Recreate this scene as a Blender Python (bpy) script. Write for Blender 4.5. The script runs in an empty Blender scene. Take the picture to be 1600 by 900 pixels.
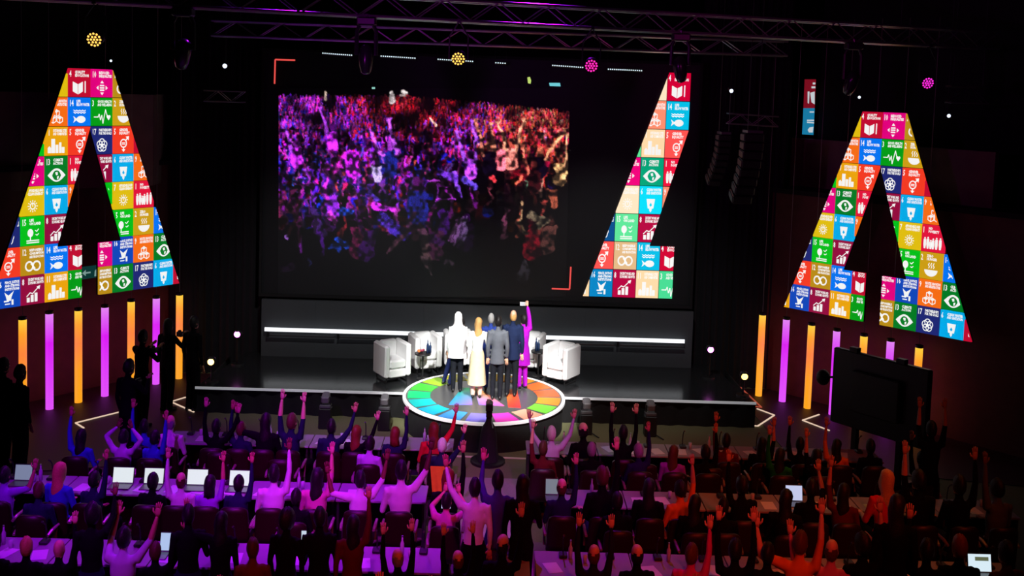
import bpy, bmesh, math, random
import numpy as np
from mathutils import Vector, Matrix
random.seed(7)
rng = np.random.default_rng(7)
scene = bpy.context.scene
C = scene.collection

# ------------------------------------------------------------------ camera
F, CY, YAW, PITCH, ROLL, HC = 1850.0, 305.58, -0.0158, 0.0884, 0.0321, 6.3
RC = (Matrix.Rotation(YAW, 3, 'Z') @ Matrix.Rotation(math.pi / 2 - PITCH, 3, 'X') @ Matrix.Rotation(ROLL, 3, 'Z'))
cd = bpy.data.cameras.new('camera')
cam = bpy.data.objects.new('camera', cd)
C.objects.link(cam)
cam.matrix_world = Matrix.Translation((0, 0, HC)) @ RC.to_4x4()
cd.sensor_width = 36
cd.lens = F * 36 / 1600
cd.shift_y = -(450 - CY) / 1600
cd.clip_end = 200
scene.camera = cam

# ------------------------------------------------------------------ world, exposure
w = bpy.data.worlds.new('world')
scene.world = w
w.use_nodes = True
w.node_tree.nodes['Background'].inputs[0].default_value = (0.010, 0.006, 0.012, 1)
w.node_tree.nodes['Background'].inputs[1].default_value = 0.12
vs = scene.view_settings
vs.view_transform = 'Standard'
vs.look = 'None'
vs.exposure = 0
vs.gamma = 1
vs.use_curve_mapping = False
try:
    scene.cycles.use_denoising = True
    scene.cycles.max_bounces = 6
    scene.cycles.sample_clamp_indirect = 4
except Exception:
    pass


def spot(name, loc, target, power, color, angle, blend=0.6, radius=0.12):
    ld = bpy.data.lights.new(name, 'SPOT')
    ld.energy = power
    ld.color = color
    ld.spot_size = math.radians(angle)
    ld.spot_blend = blend
    ld.shadow_soft_size = radius
    o = bpy.data.objects.new(name, ld)
    C.objects.link(o)
    o.location = loc
    d = Vector(target) - Vector(loc)
    o.rotation_euler = d.to_track_quat('-Z', 'Y').to_euler()
    return o


PURPLE = (0.40, 0.005, 1.0)
ORCHID = (0.62, 0.012, 1.0)
MAGENTA = (1.0, 0.02, 0.60)
REDL = (1.0, 0.05, 0.03)
AMBER = (1.0, 0.38, 0.08)
WHITE = (1.0, 0.99, 0.97)
# stage wash: white profile spots
spot('stage_spot', (-2.2, 11.5, 9.8), (-0.35, 22.5, 0.7), 13000, WHITE, 16, 0.5)
spot('stage_spot', (2.4, 11.5, 9.8), (0.15, 22.5, 0.7), 13000, WHITE, 16, 0.5)
spot('stage_wash', (-2.4, 18.3, 7.1), (-3.0, 24.6, 0.8), 620, WHITE, 58, 0.9)
spot('stage_wash', (2.4, 18.6, 7.1), (2.4, 24.6, 0.8), 520, WHITE, 58, 0.9)
# white spill over the floor before the stage and the head of the aisle
spot('house_spill', (-2.0, 14.5, 9.8), (-2.0, 19.7, 0.0), 900, WHITE, 26, 0.9)
spot('house_spill', (2.0, 14.5, 9.8), (1.8, 19.6, 0.0), 720, WHITE, 24, 0.9)
spot('house_spill', (0.2, 11.0, 9.8), (0.15, 17.2, 0.0), 850, (1.0, 0.92, 1.0), 17, 0.9)
# violet washes on the left and centre of the audience
spot('purple_wash', (-5.0, 7.0, 9.8), (-4.0, 15.7, 1.0), 4200, PURPLE, 30, 0.6)
spot('purple_wash', (-1.2, 7.5, 9.8), (-1.6, 15.7, 1.0), 3800, ORCHID, 25, 0.6)
spot('purple_wash', (-3.4, 20.5, 9.6), (-3.6, 13.6, 0.7), 3200, PURPLE, 46, 0.7)
spot('purple_wash', (0.8, 20.5, 9.6), (0.1, 13.8, 0.7), 1900, PURPLE, 34, 0.8)
spot('magenta_wash', (3.0, 8.0, 9.8), (1.1, 16.4, 1.0), 1500, ORCHID, 18, 0.8)
# red and amber washes
spot('red_wash', (-3.0, 3.0, 8.6), (-2.6, 11.6, 1.7), 620, (1.0, 0.09, 0.03), 34, 0.7)
spot('red_wash', (2.0, 3.0, 8.6), (0.6, 11.9, 1.7), 1000, REDL, 36, 0.7)
spot('red_wash', (4.6, 5.0, 9.4), (2.6, 15.2, 1.2), 1300, REDL, 32, 0.8)
spot('red_wash', (7.0, 7.0, 9.6), (4.6, 15.6, 1.2), 850, (1.0, 0.09, 0.03), 28, 0.9)
spot('amber_wash', (6.5, 18.5, 9.4), (3.6, 14.8, 0.8), 420, (1.0, 0.30, 0.05), 46, 0.9)
# unseen spots added in mid-air to tint the trusses violet
spot('truss_tint_spot', (-2.5, 13.6, 6.9), (0.5, 18.0, 7.8), 170, (0.75, 0.02, 1.0), 80, 0.9)
spot('truss_tint_spot', (3.2, 15.5, 7.2), (4.2, 19.4, 7.9), 60, (1.0, 0.04, 0.6), 70, 0.9)

S = 0.8186          # lateral proportion of everything in the photograph


def ray(px, py):
    return RC @ Vector(((px - 800) / F, -(py - CY) / F, -1))


def atz(px, py, z):
    d = ray(px, py)
    return Vector((0, 0, HC)) + d * ((z - HC) / d.z)


def aty(px, py, Y):
    d = ray(px, py)
    return Vector((0, 0, HC)) + d * (Y / d.y)


def proj(P):
    q = RC.transposed() @ (Vector(P) - Vector((0, 0, HC)))
    return 800 + F * q.x / -q.z, CY - F * q.y / -q.z


# ------------------------------------------------------------------ materials
def lin(c):
    return tuple((v / 12.92 if v <= 0.04045 else ((v + 0.055) / 1.055) ** 2.4) for v in c)


def srgb(r, g, b):
    return lin((r / 255, g / 255, b / 255))


_m = {}


def mat(name, col, rough=0.7, metal=0.0, emit=None, strength=1.0, noise=0.0, nscale=20, spec=0.4, bump=0.0, sample=True):
    if name in _m:
        return _m[name]
    m = bpy.data.materials.new(name)
    m.use_nodes = True
    nt = m.node_tree
    b = nt.nodes['Principled BSDF']
    b.inputs['Base Color'].default_value = (*col, 1)
    b.inputs['Roughness'].default_value = rough
    b.inputs['Metallic'].default_value = metal
    b.inputs['Specular IOR Level'].default_value = spec
    if noise > 0 or bump > 0:
        tc = nt.nodes.new('ShaderNodeTexCoord')
        n = nt.nodes.new('ShaderNodeTexNoise')
        n.inputs['Scale'].default_value = nscale
        n.inputs['Detail'].default_value = 4
        nt.links.new(tc.outputs['Object'], n.inputs['Vector'])
        if noise > 0:
            r = nt.nodes.new('ShaderNodeMix')
            r.data_type = 'RGBA'
            r.inputs['A'].default_value = (*[v * (1 - noise) for v in col], 1)
            r.inputs['B'].default_value = (*[min(1, v * (1 + noise)) for v in col], 1)
            nt.links.new(n.outputs['Fac'], r.inputs['Factor'])
            nt.links.new(r.outputs['Result'], b.inputs['Base Color'])
        if bump > 0:
            bp = nt.nodes.new('ShaderNodeBump')
            bp.inputs['Strength'].default_value = bump
            bp.inputs['Distance'].default_value = 0.01
            nt.links.new(n.outputs['Fac'], bp.inputs['Height'])
            nt.links.new(bp.outputs['Normal'], b.inputs['Normal'])
    if emit is not None:
        b.inputs['Emission Color'].default_value = (*emit, 1)
        b.inputs['Emission Strength'].default_value = strength
        if not sample:
            m.cycles.emission_sampling = 'NONE'
    _m[name] = m
    return m


def vcol_mat(name, emissive, rough=0.5, strength=1.0):
    if name in _m:
        return _m[name]
    m = bpy.data.materials.new(name)
    m.use_nodes = True
    nt = m.node_tree
    b = nt.nodes['Principled BSDF']
    a = nt.nodes.new('ShaderNodeVertexColor')
    a.layer_name = 'Col'
    b.inputs['Roughness'].default_value = rough
    if emissive:
        b.inputs['Base Color'].default_value = (0.014, 0.015, 0.017, 1)
        nt.links.new(a.outputs['Color'], b.inputs['Emission Color'])
        b.inputs['Emission Strength'].default_value = strength
        m.cycles.emission_sampling = 'NONE'
    else:
        nt.links.new(a.outputs['Color'], b.inputs['Base Color'])
    _m[name] = m
    return m


# ------------------------------------------------------------------ mesh helpers
class MB:
    def __init__(self):
        self.v, self.f, self.mi = [], [], []

    def add(self, vs, fs, mi=0):
        o = len(self.v)
        self.v += [tuple(p) for p in vs]
        for f in fs:
            self.f.append(tuple(i + o for i in f))
            self.mi.append(mi)

    def box(self, c, s, rz=0.0, mi=0, M=None):
        x, y, z = s[0] / 2, s[1] / 2, s[2] / 2
        R = Matrix.Rotation(rz, 3, 'Z') if M is None else M
        vs = [Vector(c) + R @ Vector((a * x, b * y, d * z)) for a in (-1, 1) for b in (-1, 1) for d in (-1, 1)]
        self.add(vs, [(0, 1, 3, 2), (4, 6, 7, 5), (0, 4, 5, 1), (2, 3, 7, 6), (0, 2, 6, 4), (1, 5, 7, 3)], mi)

    def bevbox(self, c, s, b=0.02, rz=0.0, mi=0):
        """box with chamfered vertical and horizontal edges (two stacked insets)"""
        x, y, z = s[0] / 2, s[1] / 2, s[2] / 2
        R = Matrix.Rotation(rz, 3, 'Z')
        rings = []
        for zz, ins in ((-z, b), (-z + b, 0), (z - b, 0), (z, b)):
            X, Y, e = x - ins, y - ins, b
            rings.append([(X - e, -Y), (X, -Y + e), (X, Y - e), (X - e, Y), (-X + e, Y), (-X, Y - e), (-X, -Y + e), (-X + e, -Y)])
        vs = []
        for (zz, ins), r in zip(((-z, b), (-z + b, 0), (z - b, 0), (z, b)), rings):
            vs += [Vector(c) + R @ Vector((p[0], p[1], zz)) for p in r]
        fs = [tuple(range(7, -1, -1)), tuple(range(24, 32))]
        for k in range(3):
            for i in range(8):
                j = (i + 1) % 8
                fs.append((k * 8 + i, k * 8 + j, k * 8 + 8 + j, k * 8 + 8 + i))
        self.add(vs, fs, mi)

    def tube(self, pts, rad, n=8, mi=0, flat=1.0, side=None):
        """tapered tube along a polyline; flat squeezes the section along the normal to `side`"""
        pts = [Vector(p) for p in pts]
        if not isinstance(rad, (list, tuple)):
            rad = [rad] * len(pts)
        vs, N = [], len(pts)
        for i, p in enumerate(pts):
            d = (pts[min(i + 1, N - 1)] - pts[max(i - 1, 0)]).normalized()
            s = Vector(side) if side is not None else (Vector((1, 0, 0)) if abs(d.x) < 0.8 else Vector((0, 1, 0)))
            s = (s - d * s.dot(d)).normalized()
            t = d.cross(s)
            for k in range(n):
                a = 2 * math.pi * k / n
                vs.append(p + s * (math.cos(a) * rad[i]) + t * (math.sin(a) * rad[i] * flat))
        fs = [tuple(range(n - 1, -1, -1)), tuple(range((N - 1) * n, N * n))]
        for i in range(N - 1):
            for k in range(n):
                j = (k + 1) % n
                fs.append((i * n + k, i * n + j, i * n + n + j, i * n + n + k))
        self.add(vs, fs, mi)

    def rings(self, rs, n=16, mi=0):
        """closed stack of elliptic horizontal rings (cx, cy, z, rx, ry)"""
        vs = []
        for cx, cy, z, rx, ry in rs:
            for k in range(n):
                a = 2 * math.pi * k / n
                vs.append((cx + rx * math.cos(a), cy + ry * math.sin(a), z))
        N = len(rs)
        fs = [tuple(range(n - 1, -1, -1)), tuple(range((N - 1) * n, N * n))]
        for i in range(N - 1):
            for k in range(n):
                j = (k + 1) % n
                fs.append((i * n + k, i * n + j, i * n + n + j, i * n + n + k))
        self.add(vs, fs, mi)

    def ball(self, c, r, n=10, m=7, mi=0):
        if not isinstance(r, (list, tuple)):
            r = (r, r, r)
        rs = [(c[0], c[1], c[2] + r[2] * math.cos(math.pi * (1 - i / m)), max(r[0] * math.sin(math.pi * i / m), 1e-4), max(r[1] * math.sin(math.pi * i / m), 1e-4)) for i in range(m + 1)]
        self.rings(rs, n, mi)

    def prism(self, poly, y0, y1, mi=0):
        """polygon in (x,z) extruded along y"""
        n = len(poly)
        vs = [(p[0], y0, p[1]) for p in poly] + [(p[0], y1, p[1]) for p in poly]
        fs = [tuple(range(n)), tuple(range(2 * n - 1, n - 1, -1))]
        for i in range(n):
            j = (i + 1) % n
            fs.append((i, i + n, j + n, j))
        self.add(vs, fs, mi)

    def plate(self, poly, z0, z1, mi=0):
        n = len(poly)
        vs = [(p[0], p[1], z0) for p in poly] + [(p[0], p[1], z1) for p in poly]
        fs = [tuple(range(n - 1, -1, -1)), tuple(range(n, 2 * n))]
        for i in range(n):
            j = (i + 1) % n
            fs.append((i, j, j + n, i + n))
        self.add(vs, fs, mi)

    def xf(self, M, start=0):
        M = M.to_4x4() if len(M) == 3 else M
        for i in range(start, len(self.v)):
            self.v[i] = tuple(M @ Vector(self.v[i]))
        return self

    def sx(self, s=S):
        self.v = [(p[0] * s, p[1], p[2]) for p in self.v]
        return self

    def mesh(self, name, mats, smooth=False, fix=True):
        me = bpy.data.meshes.new(name)
        me.from_pydata([tuple(p) for p in self.v], [], self.f)
        for m in (mats if isinstance(mats, (list, tuple)) else [mats]):
            me.materials.append(m)
        if any(self.mi):
            me.polygons.foreach_set('material_index', self.mi)
        if fix:
            bm = bmesh.new()
            bm.from_mesh(me)
            bmesh.ops.delete(bm, geom=[v for v in bm.verts if not v.link_faces], context='VERTS')
            bmesh.ops.recalc_face_normals(bm, faces=bm.faces)
            bm.to_mesh(me)
            bm.free()
        if smooth:
            me.polygons.foreach_set('use_smooth', [True] * len(me.polygons))
        return me


def link(name, me, parent=None, loc=(0, 0, 0), rz=0.0):
    o = bpy.data.objects.new(name, me)
    C.objects.link(o)
    o.location = loc
    o.rotation_euler = (0, 0, rz)
    if parent is not None:
        o.parent = parent
    return o


def obj(name, mb, mats, parent=None, loc=(0, 0, 0), rz=0.0, smooth=False):
    return link(name, mb.mesh(name, mats, smooth), parent, loc, rz)


def tag(o, label, cat=None, group=None, kind=None):
    if label:
        o['label'] = label
    if cat:
        o['category'] = cat
    if group:
        o['group'] = group
    if kind:
        o['kind'] = kind
    return o


def thing(name, label, cat, loc=(0, 0, 0), rz=0.0, group=None):
    return tag(link(name, None, None, loc, rz), label, cat, group)


def struct(name, mb, m, label=None, smooth=False):
    return tag(obj(name, mb, m, smooth=smooth), label, None, None, 'structure')


def bx(c, s, rz=0.0):
    m = MB()
    m.box(c, s, rz)
    return m


def bar(a, b, r, n=6):
    m = MB()
    m.tube([a, b], r, n)
    return m


def dup(o, loc=None, rz=None, label=None, group=None, parent=None):
    c = o.copy()
    C.objects.link(c)
    if parent is not None:
        c.parent = parent
    if loc is not None:
        c.location = loc
    if rz is not None:
        c.rotation_euler = (0, 0, rz)
    if label:
        c['label'] = label
    if group:
        c['group'] = group
    for ch in list(o.children):
        dup(ch, parent=c)
    return c


ORD = ('zeroth first second third fourth fifth sixth seventh eighth ninth tenth eleventh twelfth thirteenth fourteenth fifteenth sixteenth '
       'seventeenth eighteenth nineteenth twentieth').split()
TENS = {2: 'twenty', 3: 'thirty', 4: 'forty', 5: 'fifty', 6: 'sixty'}


def nth(i):
    if i <= 20:
        return ORD[i]
    t, r = divmod(i, 10)
    return TENS[t] + '-' + ORD[r] if r else TENS[t][:-1] + 'ieth'


# ------------------------------------------------------------------ setting
ZS = 0.5                     # stage height
YF, YB = 22.17, 24.85        # stage front and back
M_black = mat('matt_black', (0.006, 0.006, 0.007), 0.8, noise=0.3)
M_dark = mat('dark_curtain', (0.010, 0.008, 0.011), 0.95, noise=0.4, nscale=6)
M_floor = mat('carpet', srgb(112, 112, 78), 0.95, noise=0.25, nscale=40, bump=0.3)
M_aisle = mat('aisle_grey', srgb(150, 140, 140), 0.95, noise=0.15, nscale=30)
M_wall = mat('dark_red_wood', (0.11, 0.020, 0.022), 0.65, noise=0.35, nscale=5)
M_parapet = mat('parapet_panel', (0.22, 0.13, 0.12), 0.7, noise=0.25, nscale=3)
M_stage = mat('stage_deck', (0.018, 0.019, 0.021), 0.18, noise=0.3, nscale=9, spec=0.5)
M_skirt = mat('black_skirt', (0.010, 0.010, 0.011), 0.9, noise=0.4, nscale=7)
M_trim = mat('white_edge', (0.75, 0.76, 0.78), 0.4, emit=(0.9, 0.95, 1.0), strength=0.22)
M_panel = mat('grey_backdrop', (0.055, 0.061, 0.068), 0.7, noise=0.12, nscale=2)
M_alu = mat('aluminium', (0.45, 0.45, 0.47), 0.35, 0.9)
M_steel = mat('dull_steel', (0.16, 0.16, 0.17), 0.4, 0.8)
M_fix = mat('fixture_black', (0.012, 0.012, 0.013), 0.45)
M_ceil = mat('ceiling_dark', (0.005, 0.004, 0.006), 0.95)
M_warmfloor = mat('side_floor', (0.040, 0.008, 0.016), 0.55, noise=0.25, nscale=14)

fl = bx((0, 16, -0.05), (40, 36, 0.1))
struct('floor', fl, M_floor, 'olive grey carpet on the hall floor')
a = MB()
a.box((0.05, 14.2, 0.004), (1.25, 9.2, 0.008))  # flat strip in a paler grey than the floor around it
struct('floor_aisle', a, M_aisle, 'pale grey strip down the centre aisle floor')
for sgn, nm in ((-1, 'floor_left'), (1, 'floor_right')):
    a = MB()
    if sgn < 0:
        a.plate([(-14, 16.4), (-5.0, 19.2), (-5.6, 25.2), (-14, 25.2)], 0.004, 0.012)
    else:
        a.plate([(5.4, 19.9), (14, 18.0), (14, 25.2), (5.3, 25.2)], 0.004, 0.012)
    struct(nm, a, M_warmfloor, 'dark reddish side floor below the hanging light tubes')
struct('ceiling', bx((0, 16, 11.05), (40, 36, 0.1)), M_ceil)
struct('wall_back', bx((0, 30.1, 5.5), (40, 0.2, 11)), M_dark)


def wall(name, pts, z0, z1, m, th=0.12):
    mb = MB()
    for (x0, y0), (x1, y1) in zip(pts[:-1], pts[1:]):
        d = Vector((x1 - x0, y1 - y0))
        mb.box(((x0 + x1) / 2, (y0 + y1) / 2, (z0 + z1) / 2), (d.length + 0.02, th, z1 - z0), math.atan2(d.y, d.x))
    return struct(name, mb, m)


wall('wall_left', [(-13.6, 15.5), (-6.6, 26.0)], 0, 4.6, M_wall)
wall('wall_right', [(12.6, 17.0), (5.9, 25.6)], 0, 4.4, M_wall)
wall('wall_upper_left', [(-14.6, 16.0), (-7.9, 26.4)], 4.6, 10.9, M_dark)
wall('wall_upper_right', [(13.4, 17.4), (7.2, 26.2)], 4.4, 10.9, M_dark)
wall('trim_3', [(-13.9, 15.7), (-7.0, 26.1)], 4.5, 4.6, M_dark, 1.2)
wall('trim_4', [(12.9, 17.2), (6.4, 25.8)], 4.3, 4.4, M_dark, 1.2)
# gallery parapets
wall('trim_1', [(-9.9, 21.4), (-7.05, 24.4), (-7.5, 29.9)], 4.12, 5.98, M_parapet, 0.10)
wall('trim_2', [(9.3, 21.8), (6.5, 26.7), (5.85, 28.4)], 3.72, 5.45, M_parapet, 0.10)
# black masking curtains beside the screen: folds
for nm, x0, x1, yy in (('curtain_left', -6.9, -4.7, 25.3), ('curtain_right', 4.35, 6.3, 25.3)):
    mb = MB()
    n = 44
    vs = []
    for i in range(n + 1):
        x = x0 + (x1 - x0) * i / n
        y = yy + 0.06 * math.sin(i * 1.9) + 0.03 * math.sin(i * 0.7)
        vs += [(x, y, 0.0), (x, y, 9.2), (x, y + 0.02, 0.0), (x, y + 0.02, 9.2)]
    fs = []
    for i in range(n):
        k = 4 * i
        fs += [(k, k + 4, k + 5, k + 1), (k + 2, k + 3, k + 7, k + 6)]
    fs += [(0, 1, 3, 2), (4 * n, 4 * n + 2, 4 * n + 3, 4 * n + 1)]
    mb.add(vs, fs)
    o = obj(nm.split('_')[0], mb, M_dark, smooth=True)
    tag(o, 'black pleated masking curtain ' + ('left' if x0 < 0 else 'right') + ' of the big screen', 'curtain', 'masking curtains')

# ------------------------------------------------------------------ stage
XL, XR = -5.55, 5.15
st = thing('stage', 'low black glossy stage deck with white front edge', 'stage', (0, 0, 0))
mb = MB()
mb.plate([(XL, YF), (XR, YF), (XR - 0.35, YB + 0.6), (XL + 0.35, YB + 0.6)], ZS - 0.06, ZS)
obj('deck', mb, M_stage, st)
# skirt: gathered cloth along the front
mb = MB()
n = 220
vs = []
for i in range(n + 1):
    x = XL + (XR - XL) * i / n
    y = YF + 0.03 + 0.02 * math.sin(i * 0.9) + 0.015 * math.sin(i * 0.37)
    vs += [(x, y, 0.0), (x, y * 1.0, ZS - 0.06)]
mb.add(vs, [(2 * i, 2 * i + 2, 2 * i + 3, 2 * i + 1) for i in range(n)])
for x in (XL + 0.02, XR - 0.02):
    mb.box((x, (YF + YB) / 2 + 0.2, (ZS - 0.06) / 2), (0.02, YB - YF, ZS - 0.06))
obj('skirt', mb, M_skirt, st, smooth=True)
mb = MB()
mb.box(((XL + XR) / 2, YF - 0.012, ZS - 0.012), (XR - XL, 0.03, 0.045))
obj('edge_trim', mb, M_trim, st)

# round platform with colour wheel
DC, DR = (-0.06, 21.95), 1.87
DZ = 0.54
disc = thing('round_platform', 'round stage platform with colour wheel ring and white rim', 'platform', (DC[0], DC[1], 0))


def circ(r, n=96, a0=0.0, a1=2 * math.pi):
    return [(r * S * math.cos(a0 + (a1 - a0) * k / n), r * math.sin(a0 + (a1 - a0) * k / n)) for k in range(n)]


mb = MB()
mb.plate(circ(DR - 0.05), 0.0, DZ - 0.05)
obj('drum', mb, M_skirt, disc)


def ringmesh(r0, r1, z0, z1, n=96, a0=0.0, a1=2 * math.pi):
    m = MB()
    closed = abs(a1 - a0 - 2 * math.pi) < 1e-6
    N = n if closed else n + 1
    vs = []
    for k in range(N):
        t = a0 + (a1 - a0) * k / n
        cx, sy = S * math.cos(t), math.sin(t)
        vs += [(r0 * cx, r0 * sy, z1), (r1 * cx, r1 * sy, z1), (r1 * cx, r1 * sy, z0), (r0 * cx, r0 * sy, z0)]
    fs = []
    for k in range(n):
        a, b = 4 * k, 4 * ((k + 1) % N)
        fs += [(a, a + 1, b + 1, b), (a + 1, a + 2, b + 2, b + 1), (a + 3, b + 3, b + 2, a + 2), (a, b, b + 3, a + 3)]
    if not closed:
        fs += [(0, 3, 2, 1), (4 * n, 4 * n + 1, 4 * n + 2, 4 * n + 3)]
    m.add(vs, fs)
    return m


obj('rim', ringmesh(DR - 0.07, DR, DZ - 0.04, DZ + 0.006), mat('white_rim', (0.9, 0.9, 0.92), 0.4, emit=(1, 1, 1), strength=0.35), disc)
mb = MB()
mb.plate(circ(DR - 0.07), DZ - 0.06, DZ - 0.004)
obj('disc_top', mb, mat('disc_black', (0.085, 0.086, 0.084), 0.3, noise=0.2), disc)
WH = [(0, 215, 130), (10, 200, 200), (20, 190, 225), (60, 150, 230), (120, 110, 235), (235, 60, 190), (250, 170, 140), (120, 225, 60), (255, 150, 40), (255, 100, 50), (255, 110, 40), (255, 170, 30), (255, 205, 30), (255, 215, 20), (230, 225, 30), (170, 230, 40), (70, 215, 60)]
for k in range(17):
    a0 = math.radians(171 + k * 360 / 17)
    g = math.radians(1.9)
    s_ = ringmesh(1.24, DR - 0.11, DZ - 0.006, DZ + 0.004, 8, a0 + g, a0 + math.radians(360 / 17) - g)
    o = obj('wheel_segment', s_, mat('wheel_%d' % k, srgb(*WH[k]), 0.45), disc)


def vcolmesh(name, tris, z, parent, m):
    """tris: list of polygons [(x,y,(r,g,b))...]"""
    me = bpy.data.meshes.new(name)
    vs, fs, cs = [], [], []
    for poly in tris:
        o = len(vs)
        n = len(poly)
        for x, y, c in poly:
            vs.append((x, y, z))
            cs.append(c)
        for x, y, c in poly:
            vs.append((x, y, z - 0.008))
            cs.append(c)
        fs.append(tuple(range(o, o + n)))
        for i in range(n):
            j = (i + 1) % n
            fs.append((o + i, o + n + i, o + n + j, o + j))
    me.from_pydata(vs, [], fs)
    ca = me.color_attributes.new('Col', 'FLOAT_COLOR', 'POINT')
    for i, c in enumerate(cs):
        ca.data[i].color = (*srgb(*c), 1)
    me.materials.append(m)
    return link(name, me, parent)


def dpt(px, py):
    p = atz(px, py, DZ)
    return p.x - DC[0], p.y - DC[1]


VM = vcol_mat('printed_gradient', False, 0.45)
for poly in (
    [(701, 632, (40, 140, 240)), (738, 632, (150, 110, 240)), (737, 622, (0, 150, 230)), (733, 606, (0, 190, 90)), (722, 606, (20, 190, 110))],
    [(748, 632, (140, 110, 240)), (788, 634, (250, 90, 180)), (768, 620, (255, 110, 70)), (750, 608, (250, 180, 30)), (741, 606, (235, 205, 30))],
    [(794, 636, (240, 60, 50)), (814, 637, (235, 50, 50)), (808, 609, (250, 100, 40)), (790, 608, (255, 150, 40))],
):
    vcolmesh('floor_emblem', [[(*dpt(x, y), c) for x, y, c in poly]], DZ + 0.004, disc, VM)

# backdrop wall under the screen with light line
bd = thing('backdrop', 'dark grey backdrop panel below the screen with glowing white line', 'backdrop', (0, YB + 0.05, 0))
p0, p1 = aty(398, 480, YB), aty(1085, 503, YB)
zt = 1.72
npan = 8
for k in range(npan):
    xa, xb = -4.85 + k * 9.2 / npan, -4.85 + (k + 1) * 9.2 / npan
    mb = MB()
    mb.box(((xa + xb) / 2, 0.06, (zt + ZS) / 2), (xb - xa - 0.002, 0.1, zt - ZS))
    obj('backdrop_panel', mb, M_panel, bd)
xa, xb = aty(413, 515, YB - 0.1).x, aty(1070, 534, YB - 0.1).x
zl = aty(413, 515, YB - 0.1).z
lb = thing('light_line', 'long white glowing light bar across the backdrop', 'light bar', (0, YB - 0.06, zl))
mb = MB()
mb.box(((xa + xb) / 2, 0, 0), (xb - xa, 0.05, 0.075))
obj('diffuser', mb, mat('bar_white', (0.8, 0.8, 0.8), 0.4, emit=(0.92, 0.96, 1.0), strength=1.0), lb)
for k in range(6):
    xs = xa + 0.1 + (xb - xa) * k / 6
    mb = MB()
    mb.box((xs + (xb - xa) / 12 - 0.05, -0.01, -0.12), ((xb - xa) / 6 - 0.12, 0.06, 0.035))
    obj('mounting_rail', mb, M_steel, lb)
    obj('bracket', bx((xs - 0.03, 0.0, -0.1), (0.05, 0.05, 0.12)), M_fix, lb)

# big screen
YSC = YB + 0.12
sl, sr = aty(410, 300, YSC).x, aty(1086, 300, YSC).x
sb_, stp = 1.84, 6.95
scr = thing('screen', 'large dark video wall showing the cheering crowd', 'screen', (0, YSC, 0))
mb = MB()
mb.box(((sl + sr) / 2, 0.15, (sb_ + stp) / 2), (sr - sl, 0.28, stp - sb_))
obj('screen_body', mb, mat('screen_black', (0.012, 0.013, 0.015), 0.5, noise=0.1, nscale=1.5), scr)
for (xx, zz, wx, wz) in (((sl + sr) / 2, sb_ - 0.03, sr - sl + 0.1, 0.07), ((sl + sr) / 2, stp + 0.03, sr - sl + 0.1, 0.06), (sl - 0.02, (sb_ + stp) / 2, 0.05, stp - sb_), (sr + 0.02, (sb_ + stp) / 2, 0.05, stp - sb_)):
    mb = MB()
    mb.box((xx, 0.12, zz), (wx, 0.3, wz))
    obj('bezel', mb, M_black, scr)


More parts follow.
